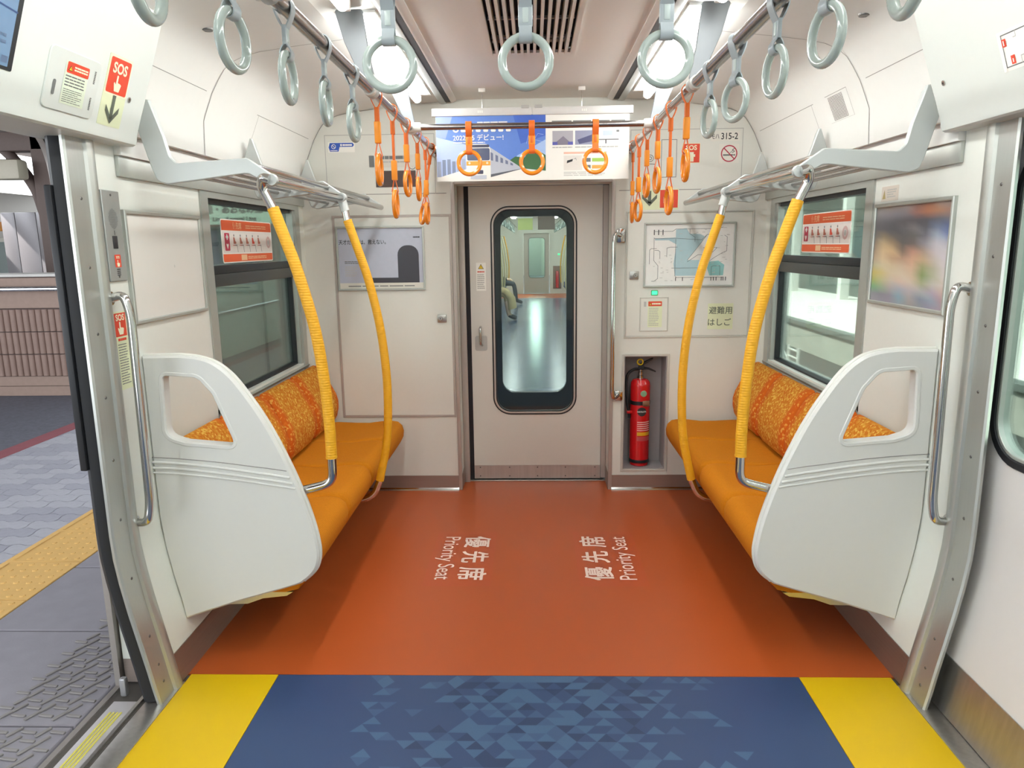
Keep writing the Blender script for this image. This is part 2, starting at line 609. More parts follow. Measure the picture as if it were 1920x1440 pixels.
class Print:
    STEP = 0.0005
    def __init__(s, O, U, V):
        s.O, s.U, s.V = Vector(O), Vector(U).normalized(), Vector(V).normalized()
        s.N = s.U.cross(s.V)
        s.v, s.f, s.mi, s.m = [], [], [], []
    def _mat(s, m):
        if m not in s.m:
            s.m.append(m)
        return s.m.index(m)
    def at(s, u, v, k):
        return s.O + s.U * u + s.V * v + s.N * (0.0006 + s.STEP * k)
    def tris(s, pts, faces, m, k):
        b = len(s.v)
        s.v += [s.at(u, v, k) for u, v in pts]
        i = s._mat(m)
        for f in faces:
            s.f.append(tuple(b + j for j in f))
            s.mi.append(i)
    def poly(s, loops, m, k=0):
        if not isinstance(loops[0][0], (tuple, list, Vector)):
            loops = [loops]
        t = tessellate_polygon([[Vector((u, v, 0)) for u, v in l] for l in loops])
        flat = [p for l in loops for p in l]
        out = []
        for q in t:
            A, B, C = (flat[i] for i in q)
            out.append(q if (B[0] - A[0]) * (C[1] - A[1]) - (C[0] - A[0]) * (B[1] - A[1]) > 0 else q[::-1])
        s.tris(flat, out, m, k)
    def rect(s, u0, u1, v0, v1, m, k=0, r=0):
        s.poly([rrect(u0, u1, v0, v1, r, 4) if r else [(u0, v0), (u1, v0), (u1, v1), (u0, v1)]], m, k)
    def disc(s, u, v, r, m, k=0, n=20):
        s.poly([[(u + a, v + b) for a, b in circ(r, n)]], m, k)
    def ring(s, u, v, r0, r1, m, k=0, n=28):
        a, b = circ(r1, n), circ(r0, n)
        pts = [(u + x, v + y) for x, y in a + b]
        s.tris(pts, [(i, (i + 1) % n, n + (i + 1) % n, n + i) for i in range(n)], m, k)
    def line(s, pts, w, m, k=0):
        for (a, b) in zip(pts, pts[1:]):
            A, B = Vector(a), Vector(b)
            d = (B - A)
            if d.length < 1e-9:
                continue
            d.normalize()
            n = Vector((-d.y, d.x)) * w / 2
            e = d * w / 2
            s.tris([tuple(A - e - n), tuple(B + e - n), tuple(B + e + n), tuple(A - e + n)], [(0, 1, 2, 3)], m, k)
    def text(s, t, size, u, v, m, k=1, bold=0.0, align='c', sx=1.0, rot=0.0, over=0.0):
        """v is the baseline; align c/l/r; over = overprint shift for heavy strokes"""
        if over:
            for n, (a, b) in enumerate(((-1, -1), (1, -1), (-1, 1), (1, 1))):
                s.text(t, size, u + a * over, v + b * over, m, k + n * 0.2, bold, align, sx, rot)
            return
        vs, fs = text_tris(t, bold)
        if not vs:
            return
        x0, x1 = min(p[0] for p in vs), max(p[0] for p in vs)
        dx = {'c': -(x0 + x1) / 2, 'l': -x0, 'r': -x1}[align]
        ca, sa = math.cos(rot), math.sin(rot)
        pts = []
        for x, y in vs:
            a, b = (x + dx) * size * sx, y * size
            pts.append((u + a * ca - b * sa, v + a * sa + b * ca))
        s.tris(pts, fs, m, k)
    def lines(s, u0, u1, v1, v0, n, m, k=1, w=0.5, rag=0.3):
        """n rows of illegibly small print"""
        h = (v1 - v0) / n
        for i in range(n):
            vv = v1 - (i + 0.5) * h
            e = u1 - (u1 - u0) * rag * random.random() * (1 if i % 3 == 2 else 0.35)
            u = u0
            while u < e - 1e-6:
                g = min(e, u + (u1 - u0) * random.uniform(0.12, 0.3))
                s.rect(u, g, vv - h * w / 2, vv + h * w / 2, m, k)
                u = g + (u1 - u0) * 0.02
    def build(s, name, parent=None):
        return obj(name, mesh_from(name, s.v, s.f, s.m, s.mi), parent)

def print_left(Y, Z, X=-1.345):     # on the open-door side wall, reads from inside
    return Print((X, Y, Z), (0, 1, 0), (0, 0, 1))
def print_right(Y, Z, X=1.345):
    return Print((X, Y, Z), (0, -1, 0), (0, 0, 1))
def print_end(X, Z, Y):
    return Print((X, Y, Z), (1, 0, 0), (0, 0, 1))
# ================================================================== THE CAR BODY (open-door side = -x, closed-door side = +x)
YE = 4.29            # front of the end wall
YD = 4.475           # gangway door
YB = -5.6            # the car goes on behind the camera
SIDES = ((-1, 'left'), (1, 'right'))
_WX = [(0.0, 1.252), (0.06, 1.264), (0.123, 1.275), (0.227, 1.295), (0.33, 1.315), (0.435, 1.332), (0.52, 1.342), (0.6, 1.345), (3, 1.345)]
def wx(z):
    for (a, b), (c, d) in zip(_WX, _WX[1:]):
        if z <= c:
            return b + (d - b) * (z - a) / (c - a)
    return 1.345

# ---- floor
fl = box('floor', -1.47, 1.47, YB, 4.75, -0.07, -0.006, mat('subfloor', '#55504C', 0.7))
tag(fl, 'car floor with orange, blue and yellow covering', kind='structure')
box('floor_section', -1.35, 1.35, 2.312, 4.50, -0.006, 0.0, F_ORANGE, fl)
box('floor_section', -0.92, 0.92, YB, 2.310, -0.006, 0.0, F_BLUE, fl)
for s in (-1, 1):
    box('floor_section', s * 0.922, s * 1.238, 0.55, 2.310, -0.006, 0.0, F_YEL, fl)
    box('floor_section', s * 0.922, s * 1.35, YB, 0.548, -0.006, 0.0, F_BLUE, fl)
fp = Print((0, 0, 0), (1, 0, 0), (0, 1, 0))
fp.STEP = 0.0
rg = random.Random(11)
H, B = 0.038, 0.062
for j in range(44):
    y1 = 2.308 - j * H
    for i in range(-14, 15):
        x = (i + 0.5 * (j % 2)) * B
        for up in (0, 1):
            xc = x + (B / 2 if up else 0)
            p = 0.80 * math.exp(-(abs(xc) / 0.36) ** 2.4) + (0.10 if 0.25 < abs(xc) < 0.56 else 0)
            if rg.random() < p:
                m = rg.choice([F_T1, F_T2, F_T1, F_T3] if abs(xc) < 0.4 else [F_T1, F_T2])
                if up:
                    t = [(xc - B / 2, y1 - H), (xc + B / 2, y1 - H), (xc, y1)]
                else:
                    t = [(xc, y1 - H), (xc + B / 2, y1), (xc - B / 2, y1)]
                fp.tris(t, [(0, 1, 2)], m, 0)
fp.build('triangle_print', fl)
for s in (-1, 1):
    q = Print((s * 0.365, 3.30, 0), (0, s, 0), (-s, 0, 0))
    q.rect(-0.31, 0.31, -0.145, 0.165, F_TXB, 0)
    for i, ch in enumerate('優先席'):
        q.text(ch, 0.140, (i - 1) * 0.182, 0.018, F_TXT, 1, over=0.0022)
    q.text('Priority Seat', 0.112, 0.0, -0.098, F_TXT, 1, bold=0.002, sx=0.88)
    q.build('floor_lettering', fl)

# ---- ceiling
cl = plate('ceiling', [[(-0.43, YB), (0.43, YB), (0.43, YE), (-0.43, YE)], [(-0.182, 1.95), (0.182, 1.95), (0.182, 3.31), (-0.182, 3.31)]],
           TZ(2.31, 1), 0.012, CEILC)
tag(cl, 'ceiling with flat centre panel, lamp troughs and curved side panels', kind='structure')
COVE = [(0.72, 2.285), (0.90, 2.266), (1.05, 2.247), (1.11, 2.234), (1.16, 2.213), (1.195, 2.185), (1.22, 2.150), (1.25, 2.10), (1.293, 1.998), (1.300, 1.866)]
for s, side in SIDES:
    extrude('centre_edge', [(s * 0.425, 2.322), (s * 0.425, 2.304), (s * 0.447, 2.293), (s * 0.455, 2.293), (s * 0.455, 2.322)], YB, 4.285, CEILC, cl)
    extrude('air_slot', [(s * 0.455, 2.2925), (s * 0.484, 2.2915), (s * 0.484, 2.318), (s * 0.455, 2.318)], YB, 4.25, SLOT, cl)
    extrude('trough_edge', [(s * 0.484, 2.289), (s * 0.505, 2.286), (s * 0.520, 2.290), (s * 0.520, 2.32), (s * 0.484, 2.32)], YB, 4.285, GREYP, cl)
    extrude('lamp_trough', [(s * 0.52, 2.300), (s * 0.70, 2.292), (s * 0.72, 2.285), (s * 0.72, 2.32), (s * 0.52, 2.32)], YB, 4.285, CEILS, cl)
    extrude('side_panel', [(s * x, z) for x, z in COVE] + [(s * 1.44, 1.866), (s * 1.44, 2.36), (s * 0.72, 2.36)], YB, 4.285, CEILS, cl, ang=25)
    # seams of the side panels
    def seam_y(y, pts, w=0.004):
        V, Fc = [], []
        for (x, z) in pts:
            V += [(s * (x - 0.0016), y - w / 2, z - 0.0016), (s * (x - 0.0016), y + w / 2, z - 0.0016)]
        Fc = [(2 * i, 2 * i + 1, 2 * i + 3, 2 * i + 2) for i in range(len(pts) - 1)]
        obj('panel_seam', mesh_from('panel_seam', V, Fc, SEAM), cl)
    seam_y(2.945, COVE[0:])
    seam_y(4.268, COVE[1:], 0.008)
    A, Bp = Vector((s * 1.25, 0, 2.10)), Vector((s * 1.293, 0, 1.998))
    Vd = (A - Bp).normalized()
    sp = Print(Bp, (0, -s, 0), Vd)
    def yy(y): return -s * y
    for (y0, y1) in ((2.46, 2.90), (3.42, 4.18)):
        sp.line([(yy(y0), 0.108), (yy(y1), 0.108)], 0.0025, SEAM)
        sp.line([(yy(y0), -0.004), (yy(y1), -0.004)], 0.0025, SEAM)
    sp.line([(yy(3.44), 0.108), (yy(3.44), -0.004)], 0.0025, SEAM)
    sp.build('access_panel_seam', cl)
    # round latch in the side ceiling
    lathe('ceiling_latch', [(0.001, -0.003), (0.018, -0.003), (0.020, 0.0), (0.020, 0.006)], (s * 1.105, 2.61, 2.234), SCREW, cl, 16)
roof = box('roof', -1.47, 1.47, YB - 0.02, 4.75, 2.37, 2.52, mat('roof_steel', '#9A9A98', 0.5, 0.5))
tag(roof, 'outer roof of the train car', kind='structure')

# ---- ceiling air grille
gv = thing('air_grille', 'long slatted air conditioning grille in the ceiling centre', 'grille', (0, 2.63, 2.31))
multi_box('grille_frame', [(-0.186, -0.166, 1.945, 3.315, 2.300, 2.318), (0.166, 0.186, 1.945, 3.315, 2.300, 2.318)], CEILC, gv)
box('duct_interior', -0.18, 0.18, 1.95, 3.31, 2.358, 2.366, SLOT, gv)
slat0 = None
for i in range(12):
    x = -0.146 + i * 0.0266
    if slat0 is None:
        slat0 = box('slat', -0.0058, 0.0058, 1.95, 3.31, 2.298, 2.342, CEILC, gv)
        slat0.location.x = x
    else:
        c = slat0.copy(); COL.objects.link(c); c.location.x = x
for y in (2.20, 2.45, 2.70, 2.95, 3.20):
    box('cross_bar', -0.166, 0.166, y - 0.008, y + 0.008, 2.343, 2.352, CEILC, gv)
box('end_bar', -0.166, 0.166, 3.235, 3.275, 2.343, 2.352, CEILC, gv)
lathe('screw', [(0.001, -0.002), (0.006, -0.002), (0.006, 0.002)], (0.157, 3.19, 2.2985), SCREW, gv, 10)

# ---- side walls
WIN_Y0, WIN_Y1, WIN_Z0, WIN_Z1 = 2.99, 4.165, 0.838, 1.722
for s, side in SIDES:
    w = plate('wall_' + side, [[(2.262, 0.6), (YE, 0.6), (YE, 1.872), (2.262, 1.872)],
                               rrect(WIN_Y0, WIN_Y1, WIN_Z0, WIN_Z1, 0.012, 3)], TX(s * 1.345, s), 0.105, WALL)
    tag(w, 'white laminate side wall on the %s side' % ('open-door' if s < 0 else 'closed-door'), kind='structure')
    lo = [(s * wx(z), z) for z in (0.6, 0.52, 0.435, 0.33, 0.227, 0.123, 0.09)]
    extrude('lower_panel', lo + [(s * 1.45, 0.09), (s * 1.45, 0.6)], 2.262, YE, WALL, w)
    extrude('kick_plate', [(s * (wx(z) - 0.003), z) for z in (0.105, 0.06, 0.0)] + [(s * 1.45, 0.0), (s * 1.45, 0.0895), (s * 1.272, 0.0895), (s * 1.272, 0.105)], 2.262, YE, STEELH, w)
    box('upper_band', s * 1.331, s * 1.3448, 2.375, 4.285, 1.735, 1.80, ALU, w, 0.002)
    box('cornice_strip', s * 1.320, s * 1.3448, 2.375, 4.285, 1.80, 1.866, CEILS, w, 0.002)
    # plain wall behind the camera, beyond the doorway
    box('wall_run', s * 1.345, s * 1.45, YB, 0.80, 0.0, 1.90, WALL, w)
    # doorway pillar
    zs = [0.0, 0.06, 0.123, 0.227, 0.33, 0.435, 0.52, 0.6, 1.0, 1.4, 1.868]
    cs = [(0.016, 2.150), (0.016, 2.130), (0.005, 2.126), (0.0, 2.132), (0.0, 2.213), (-0.009, 2.218), (-0.014, 2.228), (-0.015, 2.238), (-0.013, 2.248), (-0.008, 2.258), (0.0, 2.262), (0.10, 2.262)]
    V, Fc = [], []
    for z in zs:
        V += [(s * (wx(z) + o), y, z) for o, y in cs]
    n = len(cs)
    for k in range(len(zs) - 1):
        for i in range(n - 1):
            Fc.append((k * n + i, k * n + i + 1, (k + 1) * n + i + 1, (k + 1) * n + i))
    pl = obj('trim_%d' % (1 if s < 0 else 2), mesh_from('pillar', V, Fc, PILLAR), None, 30)
    tag(pl, 'brushed metal pillar beside the %s doorway' % ('open' if s < 0 else 'closed'), kind='structure')
    rv = None
    for z in (1.653, 1.449, 1.246, 1.045, 0.841, 0.64, 0.435, 0.227, 0.123, 0.061):
        if rv is None:
            rv = lathe('rivet', [(0.0005, s * -0.0022), (0.004, s * -0.0018), (0.0055, 0.0)], (0, 0, 0), SCREW, pl, 10, 'x')
            q = rv
        else:
            q = rv.copy(); COL.objects.link(q)
        q.location = (s * wx(z), 2.176, z)
    # threshold of the doorway
    th = box('trim_%d' % (3 if s < 0 else 4), s * 1.238, s * 1.318, 0.85, 2.262, -0.02, 0.003, STEELL, None, 0.001)
    tag(th, 'scuffed steel threshold of the %s doorway' % ('open' if s < 0 else 'closed'), kind='structure')
    box('rail_groove', s * 1.318, s * 1.334, 0.85, 2.20, -0.02, -0.008, SLOT, th)
    box('guide_rail', s * 1.334, s * 1.346, 0.85, 2.20, -0.02, 0.004, STEELL, th)
    for y in (1.72, 1.52):
        box('drain_hole', s * 1.326, s * 1.340, y - 0.012, y + 0.012, -0.01, 0.0045, SLOT, th)
    if s < 0:
        box('step_plate', -1.428, -1.346, 0.85, 2.15, -0.02, 0.001, mat('step_plate_white', '#C7C3C6', 0.4, 0.3), th, 0.001)
        for k in range(4):
            box('yellow_groove', -1.372 - k * 0.012, -1.366 - k * 0.012, 0.9, 2.09, -0.01, 0.003, mat('worn_yellow', '#CFC658', 0.5), th)

# ---- windows
STK = {}
for s, side in SIDES:
    wn = thing('window_%d' % (1 if s < 0 else 2), None, None, (s * 1.39, 3.58, 0.84))
    tag(wn, 'split train window with dark middle bar on the %s side' % ('open-door' if s < 0 else 'closed-door'), kind='structure')
    A0, A1 = s * 1.338, s * 1.349
    multi_box('window_frame', [(A0, A1, 2.955, 3.022, 0.80, 1.735), (A0, A1, 4.128, 4.195, 0.80, 1.735), (A0, A1, 3.022, 4.128, 1.708, 1.735)], ALU, wn)
    multi_box('frame_step', [(s * 1.349, s * 1.395, 3.0, 3.045, 0.838, 1.722), (s * 1.349, s * 1.395, 4.105, 4.16, 0.838, 1.722)], ALU, wn)
    extrude('sill', [(s * 1.335, 0.812), (s * 1.332, 0.820), (s * 1.349, 0.829), (s * 1.40, 0.846), (s * 1.40, 0.80), (s * 1.349, 0.80)], 2.955, 4.195, ALU, wn)
    extrude('sill_gasket', [(s * 1.372, 0.8375), (s * 1.40, 0.8475), (s * 1.40, 0.853), (s * 1.374, 0.846)], 3.04, 4.11, BLACKR, wn)
    multi_box('gasket', [(s * 1.372, s * 1.40, 3.045, 3.056, 0.84, 1.34), (s * 1.372, s * 1.40, 4.094, 4.105, 0.84, 1.34)], BLACKR, wn)
    box('middle_bar', s * 1.360, s * 1.40, 3.045, 4.105, 1.338, 1.392, mat('bar_grey', '#4A4C4B', 0.35, 0.4), wn, 0.003)
    box('bar_top', s * 1.366, s * 1.40, 3.045, 4.105, 1.392, 1.428, DARK, wn, 0.003)
    box('head_gasket', s * 1.36, s * 1.40, 3.045, 4.105, 1.690, 1.722, DARK, wn)
    plate('pane', [[(3.045, 0.842), (4.105, 0.842), (4.105, 1.345), (3.045, 1.345)]], TX(s * 1.392, s), 0.004, GLASSL2 if s < 0 else GLASSL, wn)
    plate('pane', [[(3.045, 1.42), (4.105, 1.42), (4.105, 1.70), (3.045, 1.70)]], TX(s * 1.384, s), 0.004, GLASSL, wn)

# ---- door headers
HV = Vector((-0.125, 0, 0.355)).normalized()
for s, side in SIDES:
    pr = [(s * 1.46, 1.828), (s * 1.292, 1.828), (s * 1.283, 1.833), (s * 1.277, 1.846), (s * 1.275, 1.862), (s * 1.150, 2.220), (s * 1.10, 2.245), (s * 1.10, 2.30), (s * 1.46, 2.30)]
    hd = extrude('trim_%d' % (5 if s < 0 else 6), pr, 0.45, 2.40, HEADW, None, ang=25)
    tag(hd, 'white sloping cover over the %s doorway' % ('open' if s < 0 else 'closed'), kind='structure')
def on_header(s, Y, t=0.0):
    return Print((s * 1.275 + s * HV.x * 0 , Y, 1.8625), (0, -s, 0), (s * HV.x, 0, HV.z))

# ---- closed door (right)
zs = [0.02, 0.06, 0.123, 0.227, 0.33, 0.435, 0.52, 0.6]
dr = plate('door_2', [[(0.83, 0.6), (2.225, 0.6), (2.225, 1.86), (0.83, 1.86)], rrect(1.62, 2.187, 0.84, 1.76, 0.13, 8)], TX(1.400, 1), 0.03, mat('door_white', '#D6D2D0', 0.38, var=0.015))
tag(dr, 'closed white sliding side door', kind='structure')
extrude('door_foot', [(wx(z) + 0.055, z) for z in reversed(zs)] + [(1.43, 0.02), (1.43, 0.6)], 0.83, 2.225, MATS['door_white'], dr)
extrude('kick_plate', [(wx(z) + 0.052, z) for z in (0.175, 0.123, 0.06, 0.005)] + [(1.42, 0.005), (1.42, 0.175)], 0.83, 2.225, STEELL, dr)
plate('window_rim', [rrect(1.62, 2.187, 0.84, 1.76, 0.13, 8), rrect(1.645, 2.162, 0.865, 1.735, 0.11, 8)], TX(1.394, 1), 0.03, BLACKR, dr, 0.003)
plate('window_rim_inner', [rrect(1.645, 2.162, 0.865, 1.735, 0.11, 8), rrect(1.657, 2.150, 0.877, 1.723, 0.10, 8)], TX(1.397, 1), 0.03, ALU, dr, 0.002)
plate('pane', [rrect(1.65, 2.157, 0.87, 1.73, 0.105, 8)], TX(1.412, 1), 0.004, GLASSL, dr)
box('seal_strip', 1.372, 1.428, 2.205, 2.222, 0.12, 1.86, BLACKR, dr)

# ---- open door (left): the leaf has slid into the wall, only its rubber nose shows
dl = thing('door_3', None, None, (-1.40, 2.2, 0))
tag(dl, 'edge of the opened sliding door with black rubber nose', kind='structure')
V, Fc = [], []
zz = [0.005, 0.06, 0.123, 0.227, 0.33, 0.435, 0.52, 0.6, 1.2, 1.855]
cs = [(0.075, 2.30), (0.075, 2.165), (0.068, 2.146), (0.055, 2.138), (0.030, 2.144), (0.017, 2.152), (0.017, 2.30)]
for z in zz:
    V += [(-(wx(z) + o), y, z) for o, y in cs]
n = len(cs)
for k in range(len(zz) - 1):
    for i in range(n - 1):
        Fc.append((k * n + i, k * n + i + 1, (k + 1) * n + i + 1, (k + 1) * n + i))
obj('rubber_nose', mesh_from('rubber_nose', V, Fc, BLACKR), dl, 40)
box('guard_strip', -1.424, -1.402, 2.126, 2.150, 0.82, 1.69, BLACKR, dl, 0.004)
# outer skin of the car around the open doorway, rounded top corners
sk = plate('wall_left_outer', [[(-1.0, -0.25), (4.75, -0.25), (4.75, 2.5), (-1.0, 2.5)], round_poly([(0.85, 0.0), (2.24, 0.0), (2.24, 1.885), (0.85, 1.885)], [0, 0, 0.19, 0.19], 10),
                               rrect(3.0, 4.15, 0.83, 1.73, 0.03)], TX(-1.455, -1), 0.02, mat('outer_skin', '#9C9591', 0.45, 0.5))
tag(sk, 'outer skin of the train around the open doorway', kind='structure')
box('guide_block', -1.418, -1.396, 2.170, 2.192, 0.003, 0.070, mat('guide_grey', '#A9A8AC', 0.3, 0.5), sk, 0.006)

# ---- end wall
ew = plate('wall_end', [[(-1.45, -0.005), (1.45, -0.005), (1.45, 2.36), (-1.45, 2.36)],
                        [(-0.452, -0.003), (0.458, -0.003), (0.458, 1.850), (-0.452, 1.850)], [(0.545, 0.130), (0.800, 0.130), (0.800, 0.838), (0.545, 0.838)]],
           TY(YE), 0.175, ENDW)
tag(ew, 'white end wall of the car with cabinet panels and gangway doorway', kind='structure')
FRM = mat('panel_frame', '#B3A9A2', 0.4, 0.2)
def frame(name, x0, x1, z0, z1, w, d, m, parent, Y=YE):
    return plate(name, [[(x0, z0), (x1, z0), (x1, z1), (x0, z1)], [(x0 + w, z0 + w), (x1 - w, z0 + w), (x1 - w, z1 - w), (x0 + w, z1 - w)]], TY(Y - d), d + 0.001, m, parent, min(0.0015, d * 0.4))
def latch_lock(x, z, par, side):
    box('latch_plate', x - 0.027, x + 0.027, YE - 0.012, YE, z - 0.024, z + 0.024, STEEL, par, 0.004)
    lathe('lock_cylinder', [(0.001, -0.005), (0.011, -0.005), (0.013, -0.002), (0.013, 0.012)], (x - side * 0.008, YE - 0.012, z), STEEL, par, 16, 'y')
    box('keyhole', x - side * 0.008 - 0.002, x - side * 0.008 + 0.002, YE - 0.0178, YE - 0.0165, z - 0.005, z + 0.005, SLOT, par)
cpl = plate('cabinet_door', [[(-1.160, 0.484), (-0.488, 0.484), (-0.488, 1.668), (-1.160, 1.668)]], TY(YE - 0.003), 0.004, ENDW, ew, 0.001)
frame('cabinet_frame', -1.174, -0.474, 0.470, 1.682, 0.014, 0.005, FRM, ew)
latch_lock(-0.545, 1.075, cpl, 1)
cpr = plate('cabinet_door', [[(0.550, 0.958), (1.264, 0.958), (1.264, 1.669), (0.550, 1.669)]], TY(YE - 0.003), 0.004, ENDW, ew, 0.001)
frame('cabinet_frame', 0.538, 1.276, 0.946, 1.682, 0.010, 0.005, mat('panel_frame_pale', '#C4C2BA', 0.4, 0.2), ew)
latch_lock(0.592, 1.317, cpr, -1)
se = Print((0, YE, 0), (1, 0, 0), (0, 0, 1))
for a in (-1, 1):
    se.line([(a * 1.19, 1.80), (a * 0.50, 1.80)], 0.004, SEAM)
    se.line([(a * 1.19, 2.13), (a * 0.56, 2.13), ], 0.004, LGRY)
    se.line([(a * 1.19, 1.80), (a * 1.19, 2.13)], 0.004, LGRY)
    se.line([(a * 0.56, 1.80), (a * 0.56, 2.13)], 0.004, LGRY)
se.line([(0.735, 1.87), (0.735, 2.075), (0.82, 2.075), (0.82, 1.87), (0.735, 1.87)], 0.003, GRY)
se.ring(0.672, 1.975, 0.016, 0.020, GRY); se.ring(0.672, 1.975, 0.006, 0.010, GRY)
se.line([(0.652, 1.945), (0.70, 1.942)], 0.004, GRY)
se.ring(-0.690, 1.955, 0.016, 0.020, GRY); se.ring(-0.690, 1.955, 0.004, 0.008, GRY)
se.build('panel_seams', ew)
for (a, b) in ((-1.345, -0.470), (0.476, 1.345)):
    box('kick_plate', a, b, YE - 0.004, YE + 0.001, 0.014, 0.094, STEELH, ew)
    extrude_y = [(YE - 0.014, 0.0), (YE - 0.012, 0.008), (YE - 0.003, 0.016), (YE + 0.001, 0.016), (YE + 0.001, 0.0)]
    me = mesh_from('floor_bead', [(x, y, z) for x in (a, b) for y, z in extrude_y], [(0, 1, 2, 3, 4), (9, 8, 7, 6, 5)] + [(i, (i + 1) % 5, 5 + (i + 1) % 5, 5 + i) for i in range(5)], CHROME)
    fix_normals(me)
    obj('floor_bead', me, ew)
for s in (-1, 1):
    x = -0.452 if s < 0 else 0.458
    box('door_jamb', x - s * 0.001, x + s * 0.020, YE - 0.006, YE + 0.02, 0.0, 1.862, FRM, ew, 0.002)
    box('jamb_kick', x - s * 0.003, x, YE - 0.004, YD - 0.01, 0.0, 0.10, STEELH, ew)
box('door_head', -0.452, 0.458, YE - 0.004, YE + 0.02, 1.848, 1.866, FRM, ew, 0.002)
box('door_gap', -0.4515, -0.386, YD + 0.005, YD + 0.03, 0.0, 1.85, SLOT, ew)
# grab handle beside the gangway
gh = thing('gangway_grab_bar', 'long vertical chrome handle beside the gangway doorway', 'handle', (0.492, YE, 0.57))
hp = fillet_path([(0.508, YE - 0.012, 1.548), (0.475, YE - 0.055, 1.560), (0.466, YE - 0.06, 1.52), (0.466, YE - 0.06, 0.63), (0.475, YE - 0.055, 0.585), (0.508, YE - 0.012, 0.600)], 0.03, 5)
tube('handle_bar', hp, 0.012, CHROME, gh)
for z, a in ((1.545, 0.04), (0.598, 0.03)):
    box('mount', 0.486, 0.536, YE - 0.018, YE, z - a, z + a, CHROME, gh, 0.006)

# ---- gangway door
gd = plate('door_1', [[(-0.388, 0.012), (0.424, 0.012), (0.424, 1.848), (-0.388, 1.848)], rrect(-0.250, 0.262, 0.446, 1.724, 0.105, 10)], TY(YD), 0.032, mat('gangway_door_paint', '#D8D4CC', 0.36, var=0.015))
tag(gd, 'gangway sliding door with tall rounded window', kind='structure')
def rim(name, e, w, d, m, par, Y=YD):
    return plate(name, [rrect(-0.250 - e, 0.262 + e, 0.446 - e, 1.724 + e, 0.105 + e, 10), rrect(-0.250 - e + w, 0.262 + e - w, 0.446 - e + w, 1.724 + e - w, max(0.02, 0.105 + e - w), 10)], TY(Y - d), d + 0.02, m, par, 0.0015)
rim('window_gasket', 0.008, 0.008, 0.004, BLACKR, gd)
rim('window_rim', 0.0, 0.011, 0.006, mat('rim_beige', '#BEB3AA', 0.35, 0.3), gd)
rim('window_gasket', -0.011, 0.007, 0.003, BLACKR, gd)
plate('pane', [rrect(-0.234, 0.246, 0.462, 1.708, 0.09, 10)], TY(YD + 0.006), 0.005, GLASSD, gd)
box('kick_plate', -0.386, 0.422, YD - 0.003, YD + 0.001, 0.014, 0.102, STEELL, gd)
for x in (-0.35, -0.16, 0.02, 0.20, 0.39):
    for z in (0.030, 0.088):
        lathe('screw', [(0.0005, -0.002), (0.004, -0.0015), (0.0045, 0.0)], (x, YD - 0.003, z), SCREW, gd, 8, 'y')
plate('handle_plate', [rrect(-0.365, -0.290, 0.852, 0.945, 0.012)], TY(YD - 0.003), 0.004, LGRY, gd, 0.001)
tube('door_handle', fillet_path([(-0.330, YD, 1.000), (-0.330, YD - 0.035, 0.996), (-0.330, YD - 0.035, 0.895), (-0.322, YD, 0.885)], 0.02), 0.008, CHROME, gd, 10)
box('door_sill', -0.452, 0.458, YD - 0.022, YD + 0.03, 0.0, 0.006, STEELL, ew, 0.002)
box('door_post', -0.4515, -0.414, YD - 0.040, YD - 0.008, 0.0, 1.85, FRM, ew, 0.003)
tag(plate('door_stop', [rrect(0.426, 0.456, 0.02, 1.846, 0.004)], TY(YD - 0.012), 0.03, FRM, ew), None)
# ================================================================== FITTINGS
SN = {-1: 'open-door side', 1: 'closed-door side'}
# ---- lamps
def lamp(s, y0, y1, label, proto=[None]):
    L = y1 - y0
    t = thing('ceiling_lamp', label, 'lamp', (s * 0.605, (y0 + y1) / 2, 2.29), 'tube lamps along the ceiling')
    x0, zt = s * 0.605, 2.288
    V, Fc = [], []
    ys = [0, 0.01, 0.03, 0.06, L - 0.26, L - 0.22, L - 0.205, L - 0.20]
    sc = [0.55, 0.8, 0.95, 1, 1, 0.95, 0.8, 0.55]
    K = 10
    for y, c in zip(ys, sc):
        for k in range(K + 1):
            a = math.pi * k / K
            V.append((x0 + 0.064 * c * math.cos(a), y0 + y, zt - 0.052 * c * math.sin(a)))
    for i in range(len(ys) - 1):
        for k in range(K):
            Fc.append((i * (K + 1) + k, i * (K + 1) + k + 1, (i + 1) * (K + 1) + k + 1, (i + 1) * (K + 1) + k))
    e = (len(ys) - 1) * (K + 1)
    Fc.append(tuple(range(K + 1)))
    Fc.append(tuple(range(e, e + K + 1))[::-1])
    obj('diffuser', mesh_from('diffuser', V, Fc, LAMPM), t, 60)
    tube('tube_end', [(x0, y1 - 0.22, zt - 0.024), (x0, y1 - 0.02, zt - 0.024), (x0, y1 - 0.006, zt - 0.024), (x0, y1, zt - 0.024)], [0.021, 0.021, 0.016, 0.006], LAMPM, t, 12)
    box('lamp_base', x0 - 0.070, x0 + 0.070, y0 - 0.01, y1 + 0.02, zt + 0.001, zt + 0.010, LAMPH, t)
    box('socket', x0 - 0.018, x0 + 0.018, y1 - 0.004, y1 + 0.022, zt - 0.034, zt + 0.002, LAMPH, t, 0.004)
for s in (-1, 1):
    n = SN[s]
    lamp(s, 2.66, 4.02, 'lit tube lamp nearest the end wall on the %s' % n)
    lamp(s, 1.15, 2.50, 'lit tube lamp cut by the top edge on the %s' % n)
    for k, y in enumerate((-0.35, -1.85, -3.35, -4.85)):
        lamp(s, y, y + 1.35, 'lit tube lamp behind the viewer on the %s, number %d back' % (n, k + 1))

